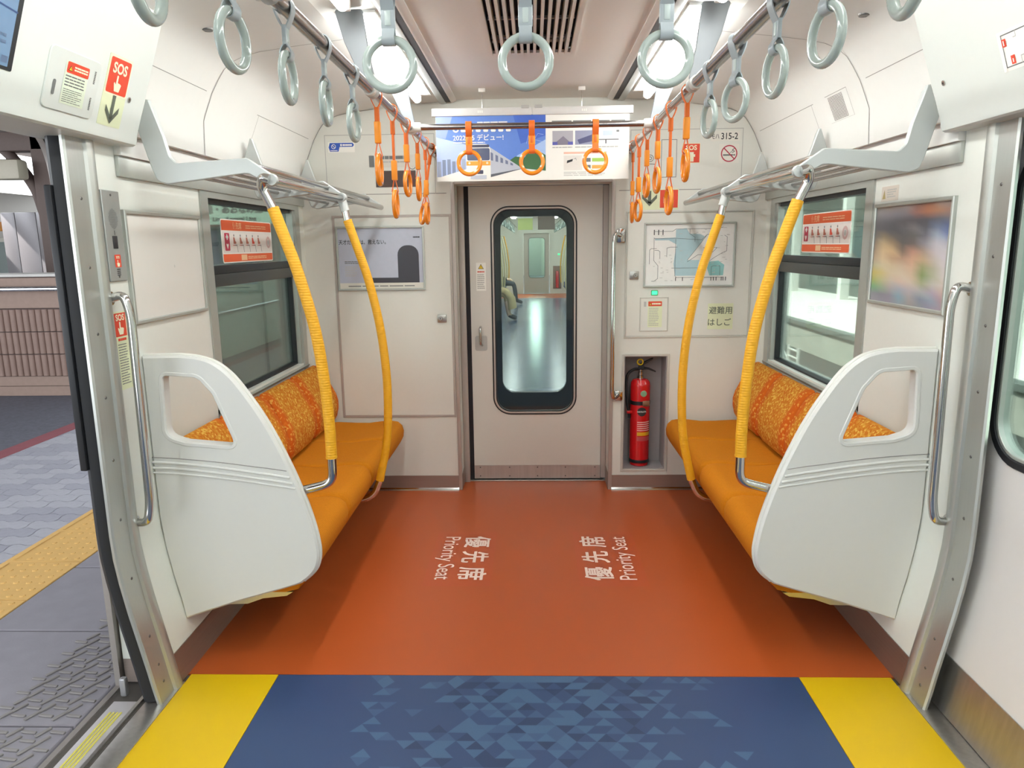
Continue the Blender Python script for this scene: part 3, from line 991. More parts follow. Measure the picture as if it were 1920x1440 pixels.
# ---- strap rails
RX, RZ = 0.553, 2.03
for s in (-1, 1):
    t = thing('strap_rail', 'long overhead steel strap rail on the %s with grey brackets' % SN[s], 'rail', (s * RX, 2.6, RZ))
    tube('rail_pipe', [(s * RX, YB, RZ), (s * RX, 2.605, RZ)], 0.0185, RAILM, t, 18)
    tube('rail_pipe', [(s * RX, 2.60, RZ), (s * RX, 4.275, RZ)], 0.0150, RAILM, t, 18)
    lathe('joint_collar', [(0.0185, -0.028), (0.0225, -0.026), (0.0225, 0.014), (0.0165, 0.022), (0.015, 0.022)], (s * RX, 2.60, RZ), WHITEP, t, 20, 'y')
    lathe('wall_flange', [(0.028, 0.012), (0.028, 0.0), (0.015, -0.004)], (s * RX, 4.277, RZ), CHROME, t, 20, 'y')
    for y in (-1.4, 0.1, 1.62, 2.625, 3.46):
        far = y > 3
        pr = [(0.535, 2.045), (0.572, 2.045), (0.600, 2.10), (0.640, 2.19), (0.668, 2.292), (0.572, 2.292), (0.556, 2.15)]
        plate('rail_bracket', [round_poly([(s * a, b) for a, b in pr], 0.01, 3)], TY(y - 0.007), 0.014, mat('rail_bracket_grey', '#8F9397', 0.45, 0.2), t, 0.002)
        lathe('bracket_clamp', [(0.0, -0.02), (0.023, -0.02), (0.024, -0.017), (0.024, 0.017), (0.023, 0.02), (0.0, 0.02)], (s * RX, y, RZ), WHITEP if far else GREYP, t, 18, 'y')
for y, lab in ((3.42, 'thin steel cross rail with white end joints before the hanging poster'), (1.62, 'steel cross rail just above the top edge carrying three grey straps')):
    t = thing('cross_rail', lab, 'rail', (0, y, RZ))
    tube('rail_pipe', [(-RX + 0.02, y, RZ), (RX - 0.02, y, RZ)], 0.0135, RAILM, t, 16)
    for s in (-1, 1):
        lathe('end_joint', [(0.0, -0.024), (0.020, -0.024), (0.021, -0.02), (0.021, 0.045), (0.018, 0.05), (0.0135, 0.05)] if s < 0 else
              [(0.0135, -0.05), (0.018, -0.05), (0.021, -0.045), (0.021, 0.02), (0.020, 0.024), (0.0, 0.024)], (s * RX, y, RZ), WHITEP, t, 18, 'x')

# ---- strap hangers
def strap_proto(axis, kind):
    up = (0, 1, 0) if axis == 'y' else (1, 0, 0)
    def M(n, z, a=0.0):
        return (n, a, z) if axis == 'y' else (a, n, z)
    grey = kind == 'grey'
    bm_, sm_, rm_ = (STRAPG, STRAPG, RINGG) if grey else (STRAPO, SLEEVO, RINGO)
    bottom = {'grey': -0.210, 'cross': -0.218, 'short': -0.315, 'long': -0.420}[kind]
    R, r = 0.0500, 0.0092
    c = bottom + R + r
    zt = c + R
    t = thing('strap_hanger', None, 'strap hanger', (0, 0, 0))
    w = 0.027 if kind in ('grey', 'cross') else 0.020
    top = [(0.003, -0.046), (0.012, -0.030), (0.0205, -0.006), (0.0165, 0.014), (0.0, 0.0215), (-0.0165, 0.014), (-0.0205, -0.006), (-0.012, -0.030), (-0.003, -0.046)]
    ribbon('belt_loop', [M(p.x, p.y) for p in catmull([(a, b, 0) for a, b in top], 3)], w, 0.0028, up, bm_, t)
    def bar(name, z0, z1, ww, tt, m, bev=0.0015):
        h = (tt / 2, ww / 2)
        if axis == 'y':
            return box(name, -h[0], h[0], -h[1], h[1], z0, z1, m, t, bev)
        return box(name, -h[1], h[1], -h[0], h[0], z0, z1, m, t, bev)
    def loop(z0, wl):
        q = [(0.003, z0), (0.010, zt + 0.010), (0.0125, zt), (0.008, zt - 0.0105), (0.0, zt - 0.0125), (-0.008, zt - 0.0105), (-0.0125, zt), (-0.010, zt + 0.010), (-0.003, z0)]
        ribbon('ring_loop', [M(p.x, p.y) for p in catmull([(a, b, 0) for a, b in q], 3)], wl, 0.0026, up, bm_, t)
    if kind in ('grey', 'cross'):
        bk = bar('buckle', -0.082, -0.040, w + 0.003, 0.010, sm_, 0.002)
        bar('label_plate', -0.076, -0.046, w * 0.5, 0.013, mat('buckle_inset', '#BAC5C2', 0.3) if grey else STRAPO, 0.002).parent = bk
        loop(-0.080, w)
    elif kind == 'short':
        bar('clip', -0.090, -0.042, 0.022, 0.016, bm_)
        bar('sleeve', -0.165, -0.090, 0.024, 0.022, sm_, 0.003)
        loop(-0.163, 0.012)
    else:
        bar('clip', -0.092, -0.042, 0.022, 0.016, bm_)
        bar('thin_strap', -0.195, -0.090, 0.018, 0.009, bm_, 0.001)
        bar('sleeve', -0.268, -0.192, 0.024, 0.022, sm_, 0.003)
        loop(-0.266, 0.012)
    obj('ring', torus_mesh('ring', R, r, rm_, 'x' if axis == 'y' else 'y', 40, 14, (0, 0, c)), t, 80)
    return t
PROTO = {k: strap_proto(*k) for k in (('y', 'grey'), ('x', 'grey'), ('x', 'cross'), ('y', 'short'), ('y', 'long'))}
USED = set()
def strap(axis, kind, x, y, label, group, rz=0.0, tilt=0.0):
    p = PROTO[(axis, kind)]
    o = copy_tree(p) if (axis, kind) in USED else p
    USED.add((axis, kind))
    o.location = (x, y, RZ)
    o.rotation_euler = (0 if axis == 'y' else tilt, tilt if axis == 'y' else 0, math.radians(rz))
    tag(o, label, 'strap hanger', group)
    return o
ORD = ('first', 'second', 'third', 'fourth', 'fifth', 'sixth')
for s, ys, rz in ((-1, (1.112, 1.418, 1.726, 2.031, 2.338), (4, -6, 3, 4, -3)), (1, (1.167, 1.466, 1.758, 2.087, 2.384), (-3, 10, 6, 20, 8))):
    for k, (y, a) in enumerate(zip(ys, rz)):
        lab = ('grey strap hanger cut by the top edge, nearest the viewer on the %s rail' if k == 0 else 'grey strap hanger, ' + ORD[4 - k] + ' from the bracket on the %s rail') % SN[s]
        strap('y', 'grey', s * RX, y, lab, 'grey straps on the side rails', a)
for x, lab in ((-0.300, 'large grey strap ring hanging before the lamp on the open-door side'), (-0.012, 'large grey strap ring hanging before the ceiling air grille'), (0.281, 'large grey strap ring hanging before the lamp on the closed-door side')):
    strap('x', 'grey', x, 1.60 + 0.02, lab, 'grey straps on the near cross rail')
for x, lab in ((-0.287, 'orange strap ring hanging before the train picture on the poster'), (-0.001, 'orange strap ring hanging before the middle of the poster'), (0.287, 'orange strap ring hanging before the white half of the poster')):
    strap('x', 'cross', x, 3.42, lab, 'orange straps on the cross rail')
for s, L in ((-1, ((2.693, 'short', 4), (2.985, 'long', 3), (3.296, 'short', -4), (3.610, 'short', 2), (3.870, 'long', 0), (4.10, 'long', 24))),
             (1, ((2.722, 'short', -2), (3.030, 'long', 2), (3.330, 'short', 4), (3.634, 'short', 3), (3.900, 'long', 10), (4.13, 'long', -4)))):
    for k, (y, kind, rz) in enumerate(L):
        strap('y', kind, s * RX, y, 'orange strap with %s belt, %s from the bracket on the %s' % ('high' if kind == 'short' else 'low-hanging', ORD[k], SN[s]), 'orange straps on the side rails', rz, 0.16 if (s < 0 and k == 5) else 0)

# ---- luggage racks
BR = [(1.258, 1.982), (1.248, 1.980), (1.211, 1.866), (1.197, 1.803), (1.176, 1.780), (0.940, 1.794), (0.855, 1.736), (0.853, 1.716), (0.872, 1.706), (0.936, 1.742), (0.953, 1.743), (1.212, 1.713), (1.244, 1.724), (1.258, 1.757), (1.294, 1.886)]
for s in (-1, 1):
    t = thing('luggage_rack', 'steel pipe luggage rack above the bench on the %s' % SN[s], 'rack', (s * 1.1, 3.3, 1.72))
    for y, w in ((2.45, 0.016), (3.33, 0.016), (4.14, 0.012)):
        lp = round_poly([(s * a, b) for a, b in BR], [0, 0, 0.02, 0.03, 0.02, 0.01, 0.006, 0.006, 0.006, 0.01, 0.01, 0.03, 0.02, 0.03, 0], 4)
        plate('rack_bracket', [lp], TY(y - w / 2), w, GREYP, t, 0.003)
        # widened foot with a long slot where the bracket meets the side panel
        plate('bracket_flange', [round_poly([(y - 0.004, 1.985), (y + 0.030, 1.965), (y + 0.028, 1.885), (y + 0.006, 1.85), (y - 0.004, 1.85)], 0.006, 3)], lambda u, v, w_, s=s: (s * (1.253 - (1.985 - v) * 0.28 + w_), u, v), 0.006, GREYP, t, 0.001)
    for (x, z, r, e) in ((0.862, 1.720, 0.0150, 4.20), (0.922, 1.768, 0.0110, 4.17), (0.985, 1.764, 0.0085, 4.17), (1.040, 1.758, 0.0085, 4.17), (1.095, 1.752, 0.0085, 4.17), (1.150, 1.746, 0.0085, 4.17), (1.195, 1.760, 0.0085, 4.17)):
        tube('rack_pipe', [(s * x, 2.452, z), (s * x, e - 0.008, z), (s * x, e - 0.002, z), (s * x, e, z)], [r, r, r * 0.8, r * 0.4], CHROME if r > 0.01 else RAILM, t, 12)
    lathe('pipe_cap', [(0.0, -0.012), (0.018, -0.010), (0.021, 0.0), (0.018, 0.012), (0.0, 0.014)], (s * 0.862, 2.448, 1.722), GREYP, t, 16, 'y')

# ---- yellow stanchions
def stanchion(s, y, upper, sleeve, lower, label, tee):
    t = thing('grab_pole', label, 'pole', (s * 0.75, y, 0.3))
    P = lambda q: [(s * p[0], y + (p[1] if len(p) > 2 else 0), p[-1]) for p in q]
    sl = catmull(P(sleeve), 6)
    tube('sleeve', sl, 0.0196, POLE, t, 18)
    for q, nm in ((upper, 'upper_tube'), (lower, 'lower_tube')):
        tube(nm, fillet_path(P(q), 0.06, 7), 0.0160, CHROME, t, 16)
    if tee:
        tube('tee_joint', [(s * 0.866, y, 1.725), (s * 0.848, y, 1.660)], 0.0200, GREYP, t, 16)
        lathe('pipe_clamp', [(0.0, -0.022), (0.021, -0.022), (0.022, -0.018), (0.022, 0.018), (0.021, 0.022), (0.0, 0.022)], (s * 0.862, y, 1.720), GREYP, t, 18, 'y')
    else:
        lathe('sleeve_end', [(0.0165, -0.004), (0.0205, -0.003), (0.0205, 0.003), (0.0165, 0.004)], (s * 0.722, y, 0.766), POLE, t, 16)
for s in (-1, 1):
    stanchion(s, 2.45, [(0.862, -0.030, 1.722), (0.885, -0.032, 1.728), (0.897, -0.010, 1.700), (0.865, 0.0, 1.625)],
              [(0.867, 1.632), (0.830, 1.520), (0.797, 1.415), (0.752, 1.225), (0.731, 1.045), (0.722, 0.874), (0.722, 0.765)],
              [(0.722, 0.770), (0.722, 0.672), (0.800, 0.650), (0.860, 0.638)], 'yellow curved grab pole rising from the white partition on the %s' % SN[s], False)
    stanchion(s, 3.33, [(0.862, 1.72), (0.838, 1.61)],
              [(0.841, 1.620), (0.800, 1.490), (0.757, 1.345), (0.717, 1.145), (0.697, 0.945), (0.695, 0.765), (0.709, 0.580), (0.752, 0.385)],
              [(0.750, 0.390), (0.786, 0.300), (0.94, 0.268)], 'yellow curved grab pole at the middle of the bench on the %s' % SN[s], True)

# ---- door-side chrome handrails
for s in (-1, 1):
    t = thing('door_handrail', 'vertical chrome handrail on the wall beside the %s doorway' % ('open' if s < 0 else 'closed'), 'handrail', (s * 1.3, 2.26, 0.6))
    pth = fillet_path([(s * 1.343, 2.262, 1.350), (s * 1.300, 2.262, 1.362), (s * 1.284, 2.262, 1.300), (s * 1.284, 2.250, 0.670), (s * 1.292, 2.240, 0.605), (s * 1.343, 2.256, 0.600)], [0.035, 0.05, 0.3, 0.05, 0.03], 6)
    tube('handrail_bar', pth, 0.0140, CHROME, t, 16)
    for z in (1.350, 0.600):
        lathe('flange', [(0.0, -0.004), (0.022, -0.003), (0.022, 0.003)] if s > 0 else [(0.022, -0.003), (0.022, 0.003), (0.0, 0.004)], (s * 1.343, 2.262 if z > 1 else 2.256, z), CHROME, t, 16, 'x')

# ---- benches
CUSH = [(1.300, 0.455), (1.20, 0.460), (1.10, 0.457), (1.00, 0.458), (0.92, 0.468), (0.86, 0.470), (0.820, 0.460), (0.797, 0.438), (0.788, 0.405), (0.792, 0.370), (0.810, 0.335), (0.845, 0.285), (0.880, 0.252), (0.93, 0.240), (1.30, 0.240)]
BACK = [(1.215, 0.462), (1.190, 0.500), (1.176, 0.545), (1.174, 0.590), (1.184, 0.635), (1.208, 0.685), (1.240, 0.740), (1.275, 0.790), (1.300, 0.808), (1.322, 0.808), (1.330, 0.790), (1.330, 0.462)]
def soft(name, prof, w, s, m, dip, y_loc, parent, inset_d):
    cx = sum(p[0] for p in prof) / len(prof)
    cz = sum(p[1] for p in prof) / len(prof)
    ts = [-1, -0.995, -0.975, -0.94, -0.88, -0.75, -0.5, -0.25, 0, 0.25, 0.5, 0.75, 0.88, 0.94, 0.975, 0.995, 1]
    V, Fc = [], []
    n = len(prof)
    for tt in ts:
        e = (1 - abs(tt)) * w / 2
        k = max(0.0, 1 - e / 0.034)
        sh = inset_d * (1 - math.sqrt(max(0, 1 - k * k)))
        dp = dip * (math.cos(tt * math.pi / 2)) ** 0.7
        for i, (x, z) in enumerate(prof):
            p = Vector((x, z))
            c = Vector((cx, cz)) - p
            L = max(c.length, 1e-6)
            f = 1.0 if i < n - 3 else 0.15
            p = p + c / L * min(L, sh * f)
            if name == 'seat_cushion' and 0.83 < x < 1.25 and z > 0.44:
                p.y -= dp
            if name == 'backrest' and 0.50 < z < 0.78 and x < 1.26:
                p.x += dp
            V.append((s * p.x, tt * w / 2, p.y))
    for k in range(len(ts) - 1):
        for i in range(n):
            j = (i + 1) % n
            Fc.append((k * n + i, k * n + j, (k + 1) * n + j, (k + 1) * n + i))
    Fc.append(tuple(range(n)))
    Fc.append(tuple(range((len(ts) - 1) * n, len(ts) * n))[::-1])
    me = mesh_from(name, V, Fc, m)
    fix_normals(me)
    smooth(me, 50)
    return me
SW = 0.4465
for s in (-1, 1):
    t = thing('bench_seat', 'orange four-seat priority bench along the wall on the %s' % SN[s], 'bench', (s * 1.0, 3.35, 0.24))
    cm = soft('seat_cushion', CUSH, SW - 0.008, s, SEATO, 0.012, 0, t, 0.024)
    bm_ = soft('backrest', BACK, SW - 0.013, s, BACKM, 0.010, 0, t, 0.034)
    for k in range(4):
        y = 2.455 + SW * (k + 0.5)
        for nm, me in (('seat_cushion', cm), ('backrest', bm_)):
            o = link(bpy.data.objects.new(nm, me), t)
            o.location = (0, y, 0)
    extrude('seat_pan', [(s * 1.288, 0.238), (s * 0.905, 0.238), (s * 0.93, 0.222), (s * 1.02, 0.212), (s * 1.08, 0.190), (s * 1.15, 0.188), (s * 1.19, 0.21), (s * 1.285, 0.225)], 2.47, 4.22, PAN, t)
    for y in (2.75, 3.30, 3.95):
        extrude('seat_support', [(s * 1.285, 0.225), (s * 0.94, 0.230), (s * 1.0, 0.195), (s * 1.266, 0.11)], y, y + 0.02, WHITEP, t)
    box('pole_bracket', s * 0.90, s * 0.97, 3.30, 3.36, 0.235, 0.295, WHITEP, t, 0.004)

# ---- partitions at the door end of the benches
def PS(x, z):
    return (x * 0.98, 1.5 + (z - 1.5) * 0.98)
OUT = [(1.237, 1.136), (1.173, 1.128), (1.118, 1.108), (1.060, 1.058), (1.000, 0.972), (0.950, 0.886), (0.905, 0.790), (0.866, 0.694), (0.832, 0.595), (0.806, 0.498), (0.794, 0.425), (0.793, 0.385), (0.803, 0.345), (0.823, 0.316), (0.852, 0.291), (0.890, 0.272), (1.10, 0.210)]
OUT = [PS(*p) for p in OUT]
HOLE = [PS(*p) for p in ((1.303, 1.066), (1.180, 1.058), (1.132, 1.000), (1.062, 0.808), (1.245, 0.824), (1.312, 0.845))]
for s in (-1, 1):
    t = thing('seat_partition', 'white moulded partition with cut-out window at the door end of the %s bench' % SN[s].replace(' side', '-side'), 'partition', (s * 1.1, 2.425, 0.17))
    crv = [(p.x, p.y) for p in catmull([(a, b, 0) for a, b in OUT], 4)]
    outl = [(1.344, 1.142)] + crv + [(1.285, 0.166), (1.297, 0.245), (1.316, 0.340), (1.333, 0.445), (1.343, 0.56)]
    hl = round_poly(HOLE, [0.018, 0.045, 0.06, 0.022, 0.02, 0.06], 6)
    plate('panel', [[(s * a, b) for a, b in outl], [(s * a, b) for a, b in hl]], TY(2.400), 0.046, PARTW, t, 0.007, 40)
    bz = [(s * a, b) for a, b in inset(hl if area(hl) < 0 else hl[::-1], 0.014)]
    plate('window_bezel', [bz, [(s * a, b) for a, b in hl]], TY(2.3975), 0.004, PARTW, t, 0.0024, 40)
    tube('edge_trim', [(s * a, 2.424, b) for a, b in [(1.344, 1.143)] + crv[:-6]], 0.0065, TRIMW, t, 10)
    for z0, z1, r in ((0.783, 0.731, 0.0018), (0.765, 0.706, 0.0052), (0.745, 0.684, 0.0052), (0.727, 0.666, 0.0042)):
        pts = []
        for i in range(15):
            f = i / 14
            z = z0 + (z1 - z0) * f ** 1.5
            # front edge of the panel at this height
            xe = min(((abs(b - z), a) for a, b in crv))[1] + 0.012
            pts.append((s * (1.344 + (xe - 1.344) * f), 2.4005, z))
        tube('moulded_rib', pts, r, PARTW if r > 0.002 else SEAM, t, 8)
# ================================================================== SIGNS, POSTERS, EQUIPMENT
def hand(p, u, v, h, m, k):
    """pointing hand pictogram, finger up, height h, base centre (u,v)"""
    w = h * 0.34
    p.poly([[(u - w * .75, v), (u + w * .75, v), (u + w * 1.15, v + h * .45), (u + w * .75, v + h * .52), (u - w * .05, v + h * .55), (u - w * .05, v + h * .95), (u - w * .30, v + h), (u - w * .55, v + h * .95),
             (u - w * .55, v + h * .42), (u - w * 1.0, v + h * .55), (u - w * 1.2, v + h * .48)]], m, k)
def warn(p, u, v, h, k):
    p.poly([[(u - h * .58, v), (u + h * .58, v), (u, v + h)]], BLK, k)
    p.poly([[(u - h * .44, v + h * .08), (u + h * .44, v + h * .08), (u, v + h * .84)]], YEL, k + 1)
    p.rect(u - h * .04, u + h * .04, v + h * .28, v + h * .58, BLK, k + 2)
    p.rect(u - h * .04, u + h * .04, v + h * .15, v + h * .22, BLK, k + 2)
def sos(p, u0, u1, v0, v1, k=1, r=0.006):
    w, h = u1 - u0, v1 - v0
    p.rect(u0 - w * .05, u1 + w * .05, v0 - w * .05, v1 + w * .05, CREAM, k - 1, r)
    p.rect(u0, u1, v0, v1, RED, k, r)
    p.text('SOS', w * .40, (u0 + u1) / 2, v1 - w * .40, CREAM, k + 1, 0.03)
    hand(p, (u0 + u1) / 2, v0 + h * .07, h * .47, CREAM, k + 1)
def arrow_down(p, u, v1, v0, w, m, k):
    t = w * .11
    p.rect(u - t, u + t, v0 + w * .2, v1, m, k)
    p.poly([[(u, v0), (u + w * .5, v0 + w * .52), (u + w * .5, v0 + w * .78), (u, v0 + w * .28), (u - w * .5, v0 + w * .78), (u - w * .5, v0 + w * .52)]], m, k)

def sign_end(name, label, cat, x0, x1, z0, z1, m=WHT, Y=YE, d=0.0008, r=0.003):
    t = thing(name, label, cat, ((x0 + x1) / 2, Y, (z0 + z1) / 2))
    plate('backing', [rrect(x0, x1, z0, z1, r, 3)], TY(Y - d), d + 0.0004, m, t)
    return t, print_end((x0 + x1) / 2, (z0 + z1) / 2, Y - d)

# ---- end wall, open-door side
t, p = sign_end('blue_sign', 'small blue camera notice with white lettering high on the end wall', 'sign', -1.172, -1.018, 2.036, 2.092, WHT)
p.poly([[(-.074, 0), (-.066, .024), (.066, .024), (.074, .012), (.066, .002), (-.01, .002), (-.018, -.024), (-.066, -.024)]], BLU, 0)
p.ring(-.045, .004, .010, .013, WHT, 1); p.line([(-.053, .012), (-.037, -.004)], .003, WHT, 1)
p.lines(-.064, -.022, -.014, -.022, 1, WHT, 1); p.rect(-.006, .004, .006, .018, WHT, 1); p.lines(.008, .062, .018, .006, 1, WHT, 1, .8, 0)
p.build('print', t)
t, p = sign_end('seat_notice', 'pale notice strip behind the orange straps with a dark pictogram square', 'sign', -0.942, -0.668, 1.948, 2.018, mat('notice_pale', '#D6D2C8', 0.4))
p.rect(-.134, -.104, -.032, .032, GRY, 0, .004); p.lines(-.066, .08, .030, .010, 1, GRY, 1, .9, 0); p.lines(-.066, .08, .002, -.010, 1, LGRY, 1, .6, 0)
p.build('print', t)
t, p = sign_end('dark_plate', 'dark brown name plate behind the orange straps on the end wall', 'sign', -0.905, -0.672, 1.838, 1.930, mat('plate_brown', '#4C3B36', 0.35))
p.rect(.070, .105, -.036, .036, mat('plate_maroon', '#5E2B22', 0.4), 0)
p.build('print', t)
t = thing('framed_poster', 'grey-lavender framed poster with dark lettering on the cabinet door', 'poster', (-0.897, YE, 1.25))
frame('poster_frame', -1.156, -0.636, 1.246, 1.618, 0.011, 0.012, ALU, t, YE - 0.003)
plate('poster_sheet', [[(-1.146, 1.256), (-0.646, 1.256), (-0.646, 1.608), (-1.146, 1.608)]], TY(YE - 0.007), 0.003, mat('poster_lavender', '#B7BCCB', 0.25), t)
p = print_end(-0.896, 1.432, YE - 0.007)
p.rect(-.25, .25, -.176, -.142, mat('poster_strip', '#DAD7CC', 0.4), 0)
p.poly([rrect(.10, .225, -.142, .075, (.055, .055, 0, 0), 6)], mat('poster_slate', '#3A3A42', 0.3), 0)
p.rect(-.06, .10, -.142, -.112, MATS['poster_slate'], 0)
p.text('天才だけでは、救えない。', .030, -.105, .085, BLK, 1, .012, sx=.82)
p.lines(-.215, -.13, -.012, -.03, 2, GRY, 1); p.lines(-.215, -.14, -.042, -.105, 6, LGRY, 1, .4)
p.lines(.195, .235, .125, .118, 1, BLK, 1, .9, 0); p.lines(-.2, .2, -.155, -.166, 1, GRY, 1, .5, 0)
p.build('print', t)

# ---- end wall, closed-door side
t, p = sign_end('car_number', 'white plate with the car number 315-2 high on the end wall', 'sign', 1.010, 1.176, 2.062, 2.118, mat('plate_white', '#E2DFD6', 0.4))
p.text('モハ', .034, -.058, -.014, BLK, 0, .01, sx=.7); p.text('315-2', .049, .022, -.018, BLK, 0, .012, sx=.85)
p.build('print', t)
t, p = sign_end('no_smoking_sign', 'round red no-smoking sign on a white square', 'sign', 1.060, 1.172, 1.942, 2.046, mat('plate_white', '#E2DFD6'))
p.rect(-.034, .022, -.012, -.004, GRY, 0); p.rect(.024, .034, -.012, -.004, GRY, 0); p.line([(.018, .004), (.03, .012), (.018, .02), (.03, .028)], .004, GRY, 0); p.line([(.006, .004), (.02, .016)], .003, GRY, 0)
p.ring(0, 0, .040, .046, REDD, 1, 32); p.line([(-.029, .029), (.029, -.029)], .006, REDD, 1)
p.build('print', t)
t, p = sign_end('sos_sign', 'red square SOS sign beneath the orange straps near the car number', 'sign', 0.852, 0.954, 1.944, 2.054, CREAM)
p.rect(-.047, .047, -.051, .051, RED, 0); p.text('SOS', .036, 0, .018, CREAM, 1, .03); p.rect(-.012, .014, -.046, .006, CREAM, 1); p.rect(.014, .022, -.02, -.006, CREAM, 1)
p.build('print', t)
t, p = sign_end('extinguisher_sign', 'pale green panel with dark down arrow and red extinguisher square', 'sign', 0.622, 0.840, 1.690, 1.805, GLOW)
arrow_down(p, -.058, .048, -.038, .085, DGREEN, 0)
p.rect(.002, .104, -.048, .052, RED, 0); p.poly([[(.036, -.03), (.046, -.03), (.046, .01), (.052, .018), (.030, .02), (.036, .01)]], CREAM, 1); p.line([(.032, .022), (.024, .01), (.024, -.02)], .003, CREAM, 1)
p.build('print', t)
t = thing('route_map', 'framed railway route map with a blue bay on the cabinet door', 'map', (0.908, YE, 1.25))
frame('map_frame', 0.646, 1.172, 1.246, 1.616, 0.010, 0.012, ALU, t, YE - 0.003)
plate('map_sheet', [[(0.655, 1.255), (1.163, 1.255), (1.163, 1.607), (0.655, 1.607)]], TY(YE - 0.007), 0.003, mat('map_paper', '#E6E6E2', 0.2), t)
p = print_end(0.909, 1.431, YE - 0.007)
MB = mat('map_blue', '#A9C4CB', 0.25); MB2 = mat('map_teal', '#8DBFBE', 0.25); MG = mat('map_line', '#5E6468', 0.3)
p.poly([[(-.08, .145), (-.02, .152), (.0, .12), (.06, .118), (.085, .105), (.07, .07), (-.01, -.03), (.06, -.03), (.04, -.12), (-.08, -.12), (-.09, -.05), (-.075, .06), (-.12, .085), (-.20, .085), (-.2, .095), (-.08, .1)]], MB, 0)
p.poly([[(.07, -.02), (.1, -.06), (.12, -.12), (.2, -.12), (.205, -.06), (.17, -.035), (.12, -.04)]], MB2, 0)
for q in ([(-.2, .135), (-.16, .135), (-.1, .135), (-.08, .148), (.16, .148), (.19, .155)], [(-.205, .1), (-.205, -.03), (-.18, -.06), (-.18, -.135), (-.2, -.15), (-.215, -.15)], [(-.205, .095), (-.08, .095), (.07, .085), (.1, .115), (.14, .118)],
          [(-.23, -.05), (-.23, .03), (-.22, .038), (-.19, .038)], [(-.17, -.02), (-.17, .02), (-.18, .028), (-.2, .028)], [(-.08, .09), (-.08, -.12), (-.07, -.13), (.2, -.13)], [(-.01, -.04), (.05, .0), (.12, .0), (.16, .04), (.08, .04)],
          [(.0, .148), (.0, .12), (.03, .1), (.03, .075)], [(.1, -.05), (.14, -.02), (.19, .01), (.215, .02), (.215, .1), (.2, .11)], [(-.1, -.075), (.06, -.075)], [(.13, -.12), (.13, -.07), (.14, -.065), (.18, -.065), (.18, -.12)], [(-.13, -.01), (-.13, .04), (-.11, .045), (-.07, .045)], [(-.01, -.03), (.06, .06), (.1, .115)]):
    p.line(q, .0022, MG, 1)
for x in (-.205, -.18, -.155):
    p.rect(x - .0025, x + .0025, .115, .145, BLK, 1)
for x in (-.075, -.035, .08, .13, .145, .16, .19, .2, .215):
    p.rect(x - .002, x + .002, -.15, -.128, BLK, 1)
for k in range(60):
    x, z = random.uniform(-.22, .22), random.uniform(-.15, .155)
    p.rect(x, x + random.uniform(.006, .02), z, z + .0025, LGRY, 1)
p.build('print', t)
t = thing('green_lamp', 'small lit green indicator lamp below the route map', 'indicator', (0.714, YE, 1.205))
plate('lamp_bezel', [rrect(0.694, 0.734, 1.198, 1.228, 0.004, 3)], TY(YE - 0.006), 0.004, mat('bezel_green', '#2E7D55', 0.4), t, 0.001)
plate('lamp_lens', [rrect(0.698, 0.730, 1.202, 1.224, 0.003, 3)], TY(YE - 0.009), 0.004, GREENLED, t, 0.001)
t = thing('notice_plate', 'white framed cover with red-headed emergency notice below the green lamp', 'notice', (0.713, YE, 0.99))
frame('plate_frame', 0.629, 0.797, 0.986, 1.188, 0.006, 0.004, mat('panel_frame_pale', '#C4C2BA'), t, YE - 0.003)
plate('cover', [[(0.635, 0.992), (0.791, 0.992), (0.791, 1.182), (0.635, 1.182)]], TY(YE - 0.005), 0.003, ENDW, t)
p = print_end(0.713, 1.087, YE - 0.005)
p.rect(-.06, -.046, .045, .075, LGRY, 0); p.rect(-.036, .048, -.076, .08, GLOW, 0); p.rect(-.034, .046, .048, .076, RED, 1, .003); p.lines(-.012, .04, .068, .056, 1, CREAM, 2, .8, 0); warn(p, -.022, .054, .014, 2)
p.lines(-.030, .03, .040, -.070, 11, LGRY, 1, .4)
p.build('print', t)
t, p = sign_end('ladder_sign', 'pale sign reading 避難用はしご on the cabinet door', 'sign', 1.030, 1.178, 0.995, 1.147, GLOW, YE - 0.003)
p.text('避難用', .047, 0, .018, DGREEN, 0, .008); p.text('はしご', .047, -.004, -.052, DGREEN, 0, .008)
p.build('print', t)

# ---- gangway door sticker
t, p = sign_end('door_sticker', 'white caution sticker with yellow triangle on the gangway door', 'sticker', -0.350, -0.290, 1.224, 1.396, WHT, YD)
warn(p, 0, .048, .03, 0); p.lines(-.022, .022, .036, .026, 1, RED, 0, .7, 0); p.lines(-.024, .022, .018, -.075, 8, LGRY, 0, .5)
p.build('print', t)

# ---- fire extinguisher and its niche
ni = thing('extinguisher_niche', 'grey recessed steel niche in the end wall holding the extinguisher', 'niche', (0.672, YE, 0.13))
NG = mat('niche_grey', '#9E9999', 0.5, 0.1)
multi_box('niche_box', [(0.546, 0.799, YE + 0.160, YE + 0.170, 0.131, 0.837), (0.546, 0.550, YE + 0.002, YE + 0.160, 0.131, 0.837), (0.795, 0.799, YE + 0.002, YE + 0.160, 0.131, 0.837), (0.550, 0.795, YE + 0.002, YE + 0.160, 0.131, 0.136), (0.550, 0.795, YE + 0.002, YE + 0.160, 0.832, 0.837)], NG, ni)
frame('niche_frame', 0.530, 0.815, 0.116, 0.850, 0.015, 0.005, mat('panel_frame_pale', '#C4C2BA'), ni)
ex = thing('fire_extinguisher', 'tall slim red fire extinguisher with black hose and strap', 'fire extinguisher', (0.656, YE + 0.085, 0.137))
EX, EY = 0.656, YE + 0.085
REDP = mat('extinguisher_red', '#C8161C', 0.22, var=0.03, coat=0.5)
